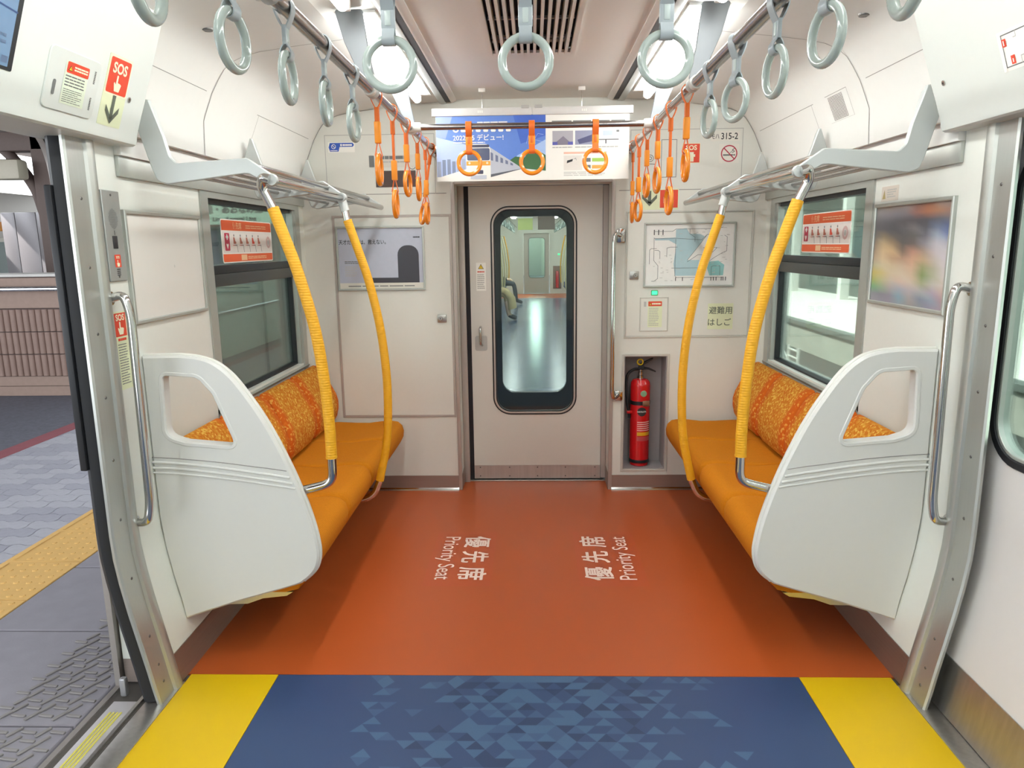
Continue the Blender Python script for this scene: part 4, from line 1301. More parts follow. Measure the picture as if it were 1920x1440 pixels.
lathe('cylinder', [(0.050, 0.0), (0.056, 0.004), (0.056, 0.018), (0.0605, 0.020), (0.0605, 0.505), (0.058, 0.525), (0.046, 0.543), (0.022, 0.550), (0.0, 0.551)], (EX, EY, 0.137), REDP, ex, 32)
lathe('base_ring', [(0.0612, 0.022), (0.062, 0.024), (0.062, 0.040), (0.0612, 0.042)], (EX, EY, 0.137), BLACKR, ex, 32)
lathe('neck', [(0.020, 0.548), (0.020, 0.566), (0.016, 0.568), (0.016, 0.590), (0.012, 0.592), (0.012, 0.606)], (EX, EY, 0.137), CHROME, ex, 18)
lathe('strap_band', [(0.0612, 0.390), (0.0625, 0.391), (0.0625, 0.413), (0.0612, 0.414)], (EX, EY, 0.137), BLACKR, ex, 32)
box('strap_buckle', EX + 0.006, EX + 0.05, EY - 0.066, EY - 0.048, 0.522, 0.556, mat('buckle_brown', '#8A6A55', 0.35, 0.6), ex, 0.005)
box('valve_body', EX - 0.014, EX + 0.020, EY - 0.012, EY + 0.012, 0.738, 0.768, BLACKR, ex, 0.004)
plate('upper_lever', [[(EX - 0.002, 0.762), (EX + 0.016, 0.770), (EX + 0.070, 0.803), (EX + 0.074, 0.811), (EX + 0.066, 0.812), (EX + 0.012, 0.784), (EX - 0.004, 0.778)]], TY(EY - 0.010), 0.02, BLACKR, ex, 0.002)
plate('lower_lever', [[(EX + 0.010, 0.742), (EX + 0.045, 0.741), (EX + 0.090, 0.724), (EX + 0.092, 0.731), (EX + 0.050, 0.752), (EX + 0.010, 0.756)]], TY(EY - 0.010), 0.02, BLACKR, ex, 0.002)
obj('safety_ring', torus_mesh('safety_ring', 0.017, 0.0045, YEL, 'y', 20, 8, (EX - 0.006, EY - 0.016, 0.790)), ex, 60)
tube('hose', catmull([(EX - 0.010, EY, 0.744), (EX - 0.045, EY - 0.01, 0.742), (EX - 0.078, EY - 0.015, 0.716), (EX - 0.088, EY - 0.02, 0.670), (EX - 0.086, EY - 0.02, 0.60), (EX - 0.080, EY - 0.02, 0.53), (EX - 0.070, EY - 0.02, 0.48), (EX - 0.067, EY - 0.02, 0.44)], 4), 0.009, BLACKR, ex, 10)
box('hose_clip', EX - 0.084, EX - 0.050, EY - 0.032, EY - 0.008, 0.470, 0.488, REDP, ex, 0.003)
# printed label wrapped round the cylinder
def wrap(name, z0, z1, a0, a1, m, rr=0.0609):
    n = 12
    V = []
    for i in range(n + 1):
        a = math.radians(a0 + (a1 - a0) * i / n)
        V += [(EX + rr * math.sin(a), EY - rr * math.cos(a), z0), (EX + rr * math.sin(a), EY - rr * math.cos(a), z1)]
    obj(name, mesh_from(name, V, [(2 * i, 2 * i + 2, 2 * i + 3, 2 * i + 1) for i in range(n)], m), ex, 60)
for k in range(5):
    wrap('label_line', 0.418 - k * 0.013, 0.424 - k * 0.013, -22, 62, mat('label_pink', '#E6B3AE', 0.4))
wrap('label_band', 0.335, 0.358, -22, 62, mat('label_yellow', '#D9A21D', 0.4))
wrap('label_band', 0.302, 0.330, -22, 62, mat('label_rose', '#B9484A', 0.4))
q = Print((EX + 0.0036, EY - 0.0609, 0.487), (1, 0.06, 0), (0, 0, 1))
V = []
dsc = []
for rad in (0.0, 0.010, 0.020, 0.028):
    for i in range(24):
        a = 2 * math.pi * i / 24
        x, z = rad * math.cos(a), rad * math.sin(a)
        V.append((EX + 0.004 + x, EY - math.sqrt(max(0, 0.0612 ** 2 - (0.004 + x) ** 2)), 0.487 + z))
Fd = [(k * 24 + i, k * 24 + (i + 1) % 24, (k + 1) * 24 + (i + 1) % 24, (k + 1) * 24 + i) for k in range(3) for i in range(24)]
obj('maker_badge', mesh_from('maker_badge', V, Fd, BLK), ex)
vs, fs = text_tris('HATSUTA', 0.03)
xm = max(v[0] for v in vs) / 2
obj('maker_lettering', mesh_from('maker_lettering', [(EX + 0.004 + (a - xm) * 0.0125, EY - math.sqrt(0.0618 ** 2 - (0.004 + (a - xm) * 0.0125) ** 2), 0.483 + b * 0.0125) for a, b in vs], fs, WHT), ex)
lathe('round_sticker', [(0.0, -0.0625), (0.017, -0.0618), (0.020, -0.0585)], (EX + 0.012, EY, 0.600), mat('seal_green', '#7FA07F', 0.4), ex, 18, 'y')

# ---- hanging poster
YP = 4.0
bn = thing('hanging_poster', 'wide hanging poster with a train under blue sky, clipped below the ceiling', 'poster', (0, YP, 1.84))
for a, b in ((-0.530, 0.0), (0.002, 0.532)):
    box('clip_bar', a, b, YP - 0.009, YP + 0.009, 2.172, 2.212, mat('clip_grey', '#D2D0CD', 0.4), bn, 0.003)
box('poster_sheet', -0.511, 0.513, YP - 0.0015, YP + 0.0015, 1.840, 2.176, mat('poster_paper', '#F2F1EE', 0.35), bn)
for x in (-0.262, 0.262):
    tube('hanger_wire', [(x, YP, 2.212), (x, YP, 2.305)], 0.0018, CHROME, bn, 6)
    box('ceiling_hook', x - 0.018, x + 0.018, YP - 0.012, YP + 0.012, 2.290, 2.3095, WHITEP, bn, 0.003)
for x in (-0.035, 0.035):
    box('clip_tab', x - 0.02, x + 0.02, YP - 0.012, YP + 0.012, 2.206, 2.222, LGRY, bn, 0.002)
p = print_end(0, 2.008, YP - 0.0015)
SKY = mat('sky_print', '#5E83D0', 0.35); SKY2 = mat('sky_print_pale', '#B4C6EC', 0.35); SKYD = mat('sky_print_deep', '#4468C4', 0.35)
L0, L1, B0, B1 = -.510, .072, -.168, .168
p.rect(L0, L1, B0, B1, WHT, 0)
p.poly([[(L0, B1), (L1, B1), (L1, -.05), (-.12, -.12), (-.32, -.14), (L0, -.145)]], SKY, 1)
p.poly([[(-.1, B1), (L1, B1), (L1, .06), (-.06, .02)]], SKYD, 2)
p.poly([[(L0, .06), (-.35, .02), (-.25, -.02), (-.25, -.135), (L0, -.145)]], SKY2, 2)
p.poly([[(L0, .06), (L0, B1), (-.42, B1), (-.46, .05)]], mat('sky_print_lilac', '#8FA2E0', 0.35), 2)
p.poly([[(L1, .04), (L1, -.05), (-.1, -.09), (-.08, -.04)]], mat('sky_print_mid', '#A5C0EA', 0.35), 3)
p.poly([[(-.16, -.09), (-.09, -.045), (-.04, -.05), (-.02, -.02), (.03, -.015), (L1, -.04), (L1, -.12), (-.06, -.105)]], mat('hill_green', '#3F6B41', 0.4), 4)
rr_ = random.Random(5)
for k in range(7):
    x = L0 + .004 + k * .026
    p.rect(x, x + .018, -.145, -.07 + rr_.uniform(-.03, .025), rr_.choice([mat('tower_a', '#7F8BA6', 0.4), mat('tower_b', '#A2ACC2', 0.4)]), 4)
p.poly([[(L0, -.15), (-.35, -.105), (-.06, -.105), (L1, -.135), (L1, B0), (L0, B0)]], WHT, 5)
# the printed train
p.poly([[(-.235, -.075), (-.065, -.105), (-.06, -.11), (-.225, -.15)]], mat('train_under', '#5A5D66', 0.4), 6)
p.poly([[(-.225, .005), (-.07, -.095), (-.06, -.108), (-.225, -.135)]], mat('train_side', '#B9BEC9', 0.4), 7)
for k in range(5):
    f0, f1 = k * .17, k * .17 + .09
    a = lambda f, z: (-.222 + .155 * f, z + (-.1 - z) * f)
    p.poly([[a(f0, -.02), a(f1, -.02), a(f1, -.062), a(f0, -.062)]], mat('train_glass', '#6C7590', 0.3), 8)
p.poly([rrect(-.352, -.222, -.158, .022, (.03, .03, .01, .01), 4)], WHT, 8)
p.rect(-.345, -.228, .004, .018, mat('train_front_dark', '#3C3E55', 0.3), 9, .005)
p.rect(-.347, -.226, -.062, .0, mat('train_front_glass', '#525A74', 0.25), 9, .008)
p.rect(-.291, -.287, -.06, -.002, MATS['train_front_dark'], 10)
p.rect(-.351, -.223, -.088, -.066, mat('train_orange', '#F0A63A', 0.35), 9)
for x in (-.335, -.240):
    p.disc(x, -.076, .006, CREAM, 10)
p.rect(-.310, -.262, -.132, -.112, mat('train_front_dark', '#3C3E55'), 9, .004)
p.rect(-.33, -.245, -.158, -.138, mat('train_side', '#B9BEC9'), 9)
# lettering of the poster
p.text('2022.3.5 デビュー!', .034, -.420, .042, WHT, 6, .012, 'l')
p.lines(-.418, -.25, .034, .026, 1, WHT, 6, .6, 0); p.lines(-.29, -.13, .136, .126, 1, WHT, 6, .6, 0)
for k in range(8):
    x = -.418 + k * .040
    (p.ring(x + .014, .098, .009, .017, WHT, 6, 16) if k in (0,) else p.rect(x, x + .026, .083, .112, WHT, 6, .006))
p.line([(-.03, .02), (-.02, .06), (.01, .04), (.05, .03)], .0015, SKY2, 6); p.line([(.0, .02), (.03, .07), (.06, .065)], .0015, SKY2, 6)
# white half of the poster
p.rect(L1, .512, B0, B1, WHT, 1)
p.lines(.105, .49, .135, .118, 1, GRY, 2, .75, 0)
for (a, b, cols) in ((.108, .217, '#A9A6AE'), (.228, .335, '#8C8FA8'), (.348, .458, '#D8D8DC')):
    p.rect(a, b, .010, .082, mat('photo_' + cols[1:], cols, 0.3), 2)
    p.lines(a, b, .004, -.008, 1, LGRY, 2, .5)
p.poly([[(.108, .010), (.217, .010), (.165, .055)]], mat('photo_floor', '#7D7785', 0.4), 3)
for a in (.108, .19):
    p.rect(a, a + .027, .010, .026, mat('photo_blue', '#5A5CA8', 0.4), 4)
p.poly([[(.240, .035), (.33, .065), (.33, .028), (.25, .014)]], mat('photo_navy', '#4A4C72', 0.4), 3)
p.rect(.348, .458, .032, .037, GRY, 3); p.rect(.388, .393, .014, .034, BLK, 3); p.rect(.375, .425, .055, .078, mat('photo_pale_blue', '#BCC9E6', 0.4), 3); p.rect(.445, .460, .072, .082, GRY, 3)
p.rect(.168, .395, -.036, -.026, mat('bar_salmon', '#E9B8A2', 0.4), 2)
p.rect(.168, .266, -.120, -.044, mat('photo_light', '#E3DED6', 0.4), 2); p.poly([[(.184, -.084), (.214, -.074), (.217, -.062), (.186, -.070)]], BLK, 3); p.line([(.222, -.062), (.232, -.058), (.234, -.068)], .002, GRY, 3)
for z, c in ((-.068, '#A3C95A'), (-.104, '#E5A64E')):
    p.rect(.288, .311, z - .010, z + .010, GRY, 2); p.rect(.318, .395, z - .009, z + .009, mat('bar_' + c[1:], c, 0.4), 2)
p.lines(.168, .395, -.126, -.150, 3, LGRY, 2, .4)
p.build('print', bn)
q = Print((0, YP - 0.0092, 2.192), (1, 0, 0), (0, 0, 1))
for x in (-0.285, 0.262):
    for k in range(3):
        q.rect(x + k * .010, x + k * .010 + .006, -.006, .006, WHT, 0)
q.build('clip_lettering', bn)

# ---- side wall advertising frames
t = thing('empty_ad_frame', 'empty aluminium advertising frame with blank white board on the wall by the open doorway', 'frame', (-1.345, 2.66, 1.25))
def side_frame(t, s, y0, y1, z0, z1, w, m):
    plate('ad_frame', [[(y0, z0), (y1, z0), (y1, z1), (y0, z1)], [(y0 + w, z0 + w), (y1 - w, z0 + w), (y1 - w, z1 - w), (y0 + w, z1 - w)]], TX(s * 1.331, s), 0.0145, ALU, t, 0.003)
    plate('ad_board', [[(y0 + w, z0 + w), (y1 - w, z0 + w), (y1 - w, z1 - w), (y0 + w, z1 - w)]], TX(s * 1.339, s), 0.006, m, t)
side_frame(t, -1, 2.376, 2.925, 1.252, 1.630, 0.014, mat('blank_board', '#DCD9D3', 0.22, var=0.01))
p = print_left(2.65, 1.44, -1.339)
p.rect(.035, .042, -.006, .004, LGRY, 0)
p.build('small_mark', t)
t = thing('side_poster', 'blurred colourful poster in an aluminium frame by the closed doorway', 'poster', (1.345, 2.66, 1.25))
def blur_mat():
    m = bpy.data.materials.new('blurred_print')
    m.use_nodes = True
    P = m.node_tree.nodes['Principled BSDF']
    P.inputs['Roughness'].default_value = 0.3
    a = m.node_tree.nodes.new('ShaderNodeAttribute')
    a.attribute_name = 'ink'
    m.node_tree.links.new(a.outputs['Color'], P.inputs['Base Color'])
    return m
side_frame(t, 1, 2.385, 2.925, 1.256, 1.636, 0.014, blur_mat())
GRID = ['8a8078 8a8078 857a76 8f8480 7a5a52 8c5a44 8a7a72 7a6c68',
        '7d7a7c 77737a 6f6b72 706a70 8a6058 a0684c 9a7058 8a6a60',
        '6f6c72 63626a 5c5b62 5a5860 55545c 54545c 60626c 6c6e78',
        '6c6a70 5e5c64 55545c 66666c 7c7c80 5c5c66 6e7c96 5c6a94',
        '75706c 8a7c64 66605c 5a585c 62605f 6c6a74 9aa4b4 6a78a4',
        '8c7c6c bfa680 9c8468 5e5a58 6a5e5c 8c8890 b8b6bc a8a8b4',
        'a08c78 d0b890 c8ac84 7c6c60 b88c78 a49080 bcb4b8 c0bcc0',
        'b09c84 d2bc98 b89878 b09078 c8a088 b8a080 b8b0a8 c4bec4',
        'b8b490 ccc0a0 c8b898 c8b49c ccac94 94986c a8a490 c8c0c4',
        'c0b060 c8b878 ccbca0 d0c0a8 ccb49c 7c905c a8a890 ccc4c4',
        'a8b060 b8b888 c4b8a8 d0b8a8 ccbcac a0a480 b8b4ac c8bcb4',
        '70a878 90a888 a8a0a0 a0a4b0 b0a8ac a8a8a8 a498a8 b89c90',
        '8c8c94 80808c 888490 7c9cac a09898 788494 8894a4 a08484',
        '9c949c 908c98 908894 8c98a0 98908c 84888c 908898 9c8890']
G = [[lin(c) for c in r.split()] for r in GRID]
me = bpy.data.meshes.new('poster_print')
nr, nc = len(G), 8
Vp = [(1.3385, 2.911 - (2.911 - 2.399) * j / (nc - 1), 1.622 - (1.622 - 1.270) * i / (nr - 1)) for i in range(nr) for j in range(nc)]
me.from_pydata(Vp, [], [(i * nc + j, (i + 1) * nc + j, (i + 1) * nc + j + 1, i * nc + j + 1) for i in range(nr - 1) for j in range(nc - 1)])
ca = me.color_attributes.new('ink', 'FLOAT_COLOR', 'POINT')
for i in range(nr * nc):
    ca.data[i].color = G[i // nc][i % nc] + [1]
me.materials.append(bpy.data.materials['blurred_print'])
fix_normals(me)
obj('print', me, t)
t = thing('caution_sticker', 'faint caution sticker with small triangle above the blurred poster', 'sticker', (1.345, 2.84, 1.64))
plate('backing', [rrect(2.77, 2.90, 1.645, 1.700, 0.002, 2)], TX(1.3444, 1), 0.0008, mat('sticker_beige', '#D3C9BD', 0.4), t)
p = print_right(2.835, 1.672, 1.3444)
p.poly([[(-.056, -.018), (-.030, -.018), (-.043, .016)]], mat('sticker_ochre', '#A99660', 0.5), 0); p.lines(-.02, .05, .018, -.016, 4, LGRY, 0, .5)
p.build('print', t)

# ---- priority seat stickers on the upper panes
for s in (-1, 1):
    y0, y1, z0, z1 = (3.225, 3.850, 1.436, 1.632) if s < 0 else (3.240, 3.815, 1.444, 1.634)
    t = thing('priority_sticker', 'orange and white priority seat sticker on the window of the %s' % SN[s], 'sticker', (s * 1.383, (y0 + y1) / 2, z0))
    plate('backing', [rrect(y0, y1, z0, z1, 0.012, 4)], TX(s * 1.3825, s), 0.0012, WHT, t)
    p = (print_left if s < 0 else print_right)((y0 + y1) / 2, (z0 + z1) / 2, s * 1.3825)
    w, h = (y1 - y0) / 2, (z1 - z0) / 2
    p.poly([rrect(-w + .006, w - .006, h - .050, h - .005, (.010, .010, 0, 0), 4)], ORG, 0)
    p.poly([rrect(-w + .006, w - .006, -h + .005, -h + .040, (0, 0, .010, .010), 4)], ORG, 0)
    p.rect(-w + .010, w - .010, -h + .046, h - .054, mat('sticker_grey', '#E3DCD6', 0.4), 0)
    p.text('優先席', .034, -w * .42, h - .040, mat('print_peach', '#F3C79A', 0.5), 1, .012); p.lines(-w * .1, w * .75, h - .020, h - .040, 2, mat('print_peach', '#F3C79A'), 1, .4, 0)
    p.rect(-w * .34, -w * .12, -h + .010, -h + .036, mat('print_peach', '#F3C79A'), 1); p.lines(-w * .08, w * .7, -h + .030, -h + .014, 2, mat('print_peach', '#F3C79A'), 1, .5, 0)
    p.rect(-w + .030, -w + .085, -h + .055, h - .062, REDD, 1, .006)
    cu = -w + .0575
    p.rect(cu - .005, cu + .005, .006, .030, WHT, 2); p.rect(cu - .013, cu + .013, .013, .023, WHT, 2)
    p.poly([[(cu, -.036), (cu + .013, -.016), (cu + .008, -.010), (cu, -.015), (cu - .008, -.010), (cu - .013, -.016)]], WHT, 2)
    for k in range(5):
        u = -w + .135 + k * .075
        p.disc(u, .026, .006, GRY, 1, 10)
        p.poly([[(u - .009, .018), (u + .006, .018), (u + .014, .0), (u + .022, -.002), (u + .022, -.012), (u + .002, -.012), (u - .009, -.012)]], mat('figure_brown', '#A8604C', 0.5) if k != 3 else RED, 1)
        p.line([(u + .002, -.018), (u + .030, -.018), (u + .036, -.048)], .004, GRY, 1); p.line([(u - .014, -.018), (u + .018, -.018)], .003, RED, 1)
    p.ring(w - .055, -.004, .016, .030, mat('print_faded_rose', '#C9A8A4', 0.5), 1); p.disc(w - .055, -.004, .014, LGRY, 1)
    p.build('print', t)

# ---- intercom and SOS strip on the wall by the open doorway
t = thing('intercom_panel', 'grey metal emergency intercom panel with round speaker by the open doorway', 'intercom', (-1.345, 2.31, 1.40))
plate('face_plate', [rrect(2.266, 2.364, 1.402, 1.686, 0.003, 3)], TX(-1.3365, -1), 0.008, mat('intercom_grey', '#A8ABA8', 0.4, 0.5), t, 0.002)
box('call_window', -1.3372, -1.335, 2.300, 2.326, 1.505, 1.545, BLK, t, 0.001)
p = print_left(2.315, 1.544, -1.3365)
for i in range(-7, 8):
    for j in range(-9, 10):
        if (i / 7.2) ** 2 + (j / 9.2) ** 2 <= 1:
            p.rect(i * .0034 - .0011, i * .0034 + .0011, .054 + j * .0034 - .0011, .054 + j * .0034 + .0011, GRY, 0)
p.text('1', .020, .0, -.008 + .012, BLK, 0, .02)
p.rect(-.016, .018, -.098, -.058, RED, 0, .002); p.text('SOS', .011, .001, -.070, CREAM, 1, .03); hand(p, .001, -.096, .022, CREAM, 1)
for k in range(4):
    p.rect(-.010, .010, -.106 - k * .006, -.103 - k * .006, BLK, 0)
p.build('print', t)
for y, z in ((2.315, 1.672), (2.315, 1.416)):
    lathe('screw', [(0.004, 0.0), (0.0035, 0.0015), (0.0005, 0.002)], (-1.3365, y, z), SCREW, t, 8, 'x')
t = thing('sos_strip', 'cream vertical strip with red SOS square behind the chrome handrail', 'sticker', (-1.345, 2.30, 1.05))
plate('backing', [rrect(2.266, 2.336, 1.050, 1.305, 0.003, 3)], TX(-1.3442, -1), 0.0008, GLOW, t)
p = print_left(2.301, 1.18, -1.3442)
p.rect(-.032, .032, .044, .120, RED, 0, .003); p.text('SOS', .028, 0, .096, CREAM, 1, .03); hand(p, 0, .050, .042, CREAM, 1)
p.lines(-.022, .026, .040, .028, 1, RED, 0, .7, 0); p.lines(-.026, .026, .022, -.115, 16, GRY, 0, .35)
p.build('print', t)

# ---- things on the door headers (u runs along the car, v up the slope)
def header_thing(s, name, label, cat, y, v):
    return thing(name, label, cat, (s * (1.275 - 0.332 * v), y, 1.8625 + 0.943 * v))
def hdr_plate(s, name, y0, y1, v0, v1, d, m, par, r=0.004, ch=0.0015):
    O, Vv = Vector((s * 1.275, 0, 1.8625)), Vector((s * HV.x, 0, HV.z))
    N = Vector((0, -s, 0)).cross(Vv)
    return plate(name, [rrect(y0, y1, v0, v1, r, 4)], lambda u, v, w: O + Vector((0, u, 0)) + Vv * v + N * (d - w), d + 0.001, m, par, ch)
t = header_thing(-1, 'info_display', 'lit blue information screen above the open doorway, cut by the picture corner', 'screen', 1.57, 0.07)
hdr_plate(-1, 'bezel', 1.30, 1.808, 0.066, 0.335, 0.003, DARK, t)
hdr_plate(-1, 'screen_glass', 1.31, 1.790, 0.074, 0.325, 0.004, LCDM, t, 0.002, 0.0005)
p = on_header(-1, 0); p.O += p.N * 0.004
p.line([(1.31, .245), (1.79, .200)], .004, mat('lcd_navy', '#3C527E', 0.3), 0); p.lines(1.70, 1.775, .150, .120, 2, mat('lcd_slate', '#5E7390', 0.3), 0, .5); p.rect(1.765, 1.785, .082, .098, MATS['lcd_slate'], 0)
p.build('screen_print', t)
t = header_thing(-1, 'emergency_cover', 'white emergency cock cover with red-headed notice above the open doorway', 'cover', 2.02, 0.01)
hdr_plate(-1, 'cover_lid', 1.926, 2.145, 0.008, 0.168, 0.004, HEADW, t, 0.018, 0.002)
p = on_header(-1, 0); p.O += p.N * 0.0042
p.rect(1.954, 1.966, .045, .085, GRY, 0, .005)
p.rect(1.992, 2.092, .030, .142, mat('notice_pale_green', '#DCE5CF', 0.5), 0); p.rect(1.998, 2.092, .112, .141, RED, 1, .004); warn(p, 2.012, .118, .014, 2); p.lines(2.028, 2.086, .134, .120, 2, CREAM, 2, .6, 0)
p.lines(1.998, 2.085, .108, .076, 4, GRY, 1, .4); p.lines(1.998, 2.085, .072, .034, 7, GRY, 1, .3)
for v in (.105, .032):
    p.lines(2.117, 2.124, v + .036, v, 8, GRY, 0, .7, 0)
p.build('print', t)
t = header_thing(-1, 'sos_sticker', 'red SOS sticker with pointing hand and down arrow above the open doorway', 'sticker', 2.235, 0.0)
hdr_plate(-1, 'backing', 2.176, 2.294, 0.004, 0.208, 0.0006, GLOW, t, 0.004, 0)
p = on_header(-1, 0); p.O += p.N * 0.0006
sos(p, 2.184, 2.288, .100, .201, 1, .006)
arrow_down(p, 2.236, .096, .012, .068, DGREEN, 1)
p.build('print', t)
t = header_thing(-1, 'header_lock', 'small round lock beside the SOS sticker above the open doorway', 'lock', 2.312, 0.098)
for s in (-1, 1):
    y = 2.312 if s < 0 else 2.335
    if s > 0:
        t = header_thing(1, 'header_lock', 'small round lock above the closed doorway', 'lock', y, 0.106)
    v = 0.098 if s < 0 else 0.106
    O, Vv = Vector((s * 1.275, y, 1.8625)), Vector((s * HV.x, 0, HV.z))
    N = Vector((0, -s, 0)).cross(Vv)
    c0 = O + Vv * v
    tube('lock_cylinder', [c0, c0 + N * 0.003, c0 + N * 0.0035], [0.008, 0.008, 0.006], CHROME, t, 14)
    tube('keyhole', [c0 + N * 0.0034, c0 + N * 0.0042], 0.0028, SLOT, t, 8)
t = header_thing(1, 'car_diagram', 'white diagram sticker with red icons above the closed doorway, cut by the picture edge', 'sticker', 1.9, 0.08)
hdr_plate(1, 'backing', 1.72, 2.062, 0.072, 0.174, 0.0006, WHT, t, 0.002, 0)
p = on_header(1, 0); p.O += p.N * 0.0006
p.line([(-2.046, .082), (-2.046, .164), (-1.75, .164), (-1.75, .082), (-2.046, .082)], .003, GRY, 0)
p.rect(-2.046, -2.030, .134, .154, RED, 1); p.rect(-2.024, -2.008, .086, .108, RED, 1); p.rect(-2.041, -2.037, .137, .150, WHT, 2); p.rect(-2.018, -2.014, .090, .100, WHT, 2)
p.line([(-2.0, .15), (-1.99, .15), (-1.99, .164)], .002, LGRY, 1); p.line([(-1.985, .082), (-1.985, .1), (-1.96, .1)], .002, LGRY, 1)
p.build('print', t)

# ---- air grille in the side panel above the rack, closed-door side
t = thing('side_grille', 'small perforated air grille in the side panel above the luggage rack', 'grille', (1.28, 3.19, 1.94))
A, Bp = Vector((1.25, 0, 2.10)), Vector((1.293, 0, 1.998))
Vd = (A - Bp).normalized()
q = Print(Bp, (0, -1, 0), Vd)
q.line([(-3.285, .142 - .03), (-3.075, .142 - .03), (-3.075, -.002), (-3.30, -.002)], .002, SEAM, 0)
q.build('cover_seam', t)
q = Print(Bp, (0, -1, 0), Vd)
for i in range(12):
    for j in range(18):
        q.rect(-3.262 + i * .0118, -3.262 + i * .0118 + .0075, .004 + j * .0056, .004 + j * .0056 + .0034, mat('grille_hole', '#6E6465', 0.6), 0)
g = q.build('perforations', t)
g['kind'] = 'stuff'
# ================================================================== GANGWAY AND THE NEXT CAR
GW = mat('gangway_grey', '#34363B', 0.7)
gw = thing('gangway', 'dark grey gangway bellows between the two cars', 'gangway', (0, 4.9, 0))
for s in (-1, 1):
    V, Fc = [], []
    for i in range(15):
        y = 4.52 + i * 0.05
        x = s * (0.50 + (0.03 if i % 2 else 0.0))
        V += [(x, y, -0.02), (x, y, 1.98)]
    obj('bellows_side', mesh_from('bellows_side', V, [(2 * i, 2 * i + 2, 2 * i + 3, 2 * i + 1) for i in range(14)], GW), gw)
box('gangway_roof', -0.54, 0.54, 4.52, 5.24, 1.98, 2.02, GW, gw)
box('gangway_plate', -0.54, 0.54, 4.50, 5.24, -0.03, -0.001, STEELL, gw)
NX = 0.05
Y2, Y3 = 5.26, 22.6
NWALL = mat('next_wall', '#D6D4CB', 0.4)
NGLASS = glass('next_glass', '#CBE6D6', 0.6)
n2 = plate('wall_next_near', [[(NX - 1.45, -0.03), (NX + 1.45, -0.03), (NX + 1.45, 2.36), (NX - 1.45, 2.36)], rrect(-0.232, 0.242, 0.420, 1.700, 0.09, 8)], TY(Y2), 0.05, mat('next_door_shade', '#474B51', 0.4))  # dark grey puts the shade of the unlit gangway into the door colour
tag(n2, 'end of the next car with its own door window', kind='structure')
plate('pane', [rrect(-0.232, 0.242, 0.420, 1.700, 0.09, 8)], TY(Y2 + 0.01), 0.004, GLASSD, n2)
nf = box('floor_next', NX - 1.4, NX + 1.4, Y2, Y3, -0.05, -0.004, mat('next_floor', '#5E6B83', 0.2, var=0.05, scale=200, spec=0.6))
tag(nf, 'glossy grey-blue floor of the next car', kind='structure')
box('floor_section', NX - 1.38, NX + 1.38, Y3 - 1.9, Y3, -0.004, 0.0, F_ORANGE, nf)
box('floor_section', NX - 1.38, NX + 1.38, Y2 + .05, Y3 - 1.902, -0.004, 0.0, MATS['next_floor'], nf)
nc = box('ceiling_next', NX - 1.45, NX + 1.45, Y2, Y3, 2.30, 2.40, CEILS)
tag(nc, 'white ceiling of the next car', kind='structure')
for s, nm in ((-1, 'wall_next_left'), (1, 'wall_next_right')):
    holes = []
    wins = []
    y = Y2 + 1.1
    while y + 1.5 < Y3:
        wins.append((y, y + 1.15)); y += 1.62
    w = plate(nm, [[(Y2, -0.03), (Y3, -0.03), (Y3, 2.32), (Y2, 2.32)]] + [rrect(a, b, 0.86, 1.72, 0.05, 3) for a, b in wins], TX(NX + s * 1.345, s), 0.06, NWALL)
    tag(w, 'window wall of the next car seen through the door glass', kind='structure')
    for a, b in wins:
        plate('pane', [rrect(a, b, 0.86, 1.72, 0.05, 3)], TX(NX + s * 1.37, s), 0.004, NGLASS, w)
for s in (-1, 1):
    sd = SN[s]
    t = thing('next_bench', 'long dark blue bench in the next car on the %s' % sd, 'bench', (NX + s * 1.1, 13, 0.25))
    nb = mat('bench_navy', '#3B4470', 0.9)
    for (a, b) in ((8.4, 11.6), (13.0, 16.2), (17.5, 20.6)):
        extrude('seat', [(NX + s * x, z) for x, z in CUSH], a, b, nb, t)
        extrude('backrest', [(NX + s * x, z) for x, z in BACK], a, b, nb, t)
        for yy_ in (a - 0.03, b + 0.03):
            plate('end_panel', [[(NX + s * x, z) for x, z in ((1.34, 1.14), (1.15, 1.10), (0.98, 0.9), (0.80, 0.45), (0.83, 0.3), (1.33, 0.2))]], TY(yy_ - 0.015), 0.03, PARTW, t)
    for k, y in enumerate((8.4, 10.0, 11.6, 13.0, 15.4, 16.2, 17.5, 19.0, 20.6)):
        t = thing('next_pole', 'pale curved grab pole in the next car on the %s' % sd, 'pole', (NX + s * 0.75, y, 0.4), 'grab poles in the next car on the %s' % sd)
        tube('pole_tube', catmull([(NX + s * 0.86, y, 1.75), (NX + s * 0.78, y, 1.4), (NX + s * 0.73, y, 1.0), (NX + s * 0.73, y, 0.7), (NX + s * 0.745, y, 0.44)], 3), 0.017, mat('pole_pale', '#D8C79A', 0.35) if y < 20 else POLE, t, 8)
    t = thing('next_rack', 'pipe luggage rack in the next car on the %s' % sd, 'rack', (NX + s * 1.0, 13, 1.74))
    for x in (0.86, 0.95, 1.05, 1.15):
        tube('rack_pipe', [(NX + s * x, 7.0, 1.74), (NX + s * x, 21.0, 1.74)], 0.012, RAILM, t, 8)
    t = thing('next_strap_rail', 'strap rail in the next car on the %s' % sd, 'rail', (NX + s * 0.55, 13, 2.03))
    tube('rail_pipe', [(NX + s * 0.55, Y2 + 0.05, 2.03), (NX + s * 0.55, Y3, 2.03)], 0.016, RAILM, t, 8)
    for k in range(6):
        y = 6.2 + k * 2.7
        lm = box('next_lamp', NX + s * 0.605 - 0.06, NX + s * 0.605 + 0.06, y, y + 2.2, 2.262, 2.299, LAMPM)
        tag(lm, 'lit tube lamp on the ceiling of the next car, %s' % sd, 'lamp', 'ceiling lamps of the next car, %s' % sd)
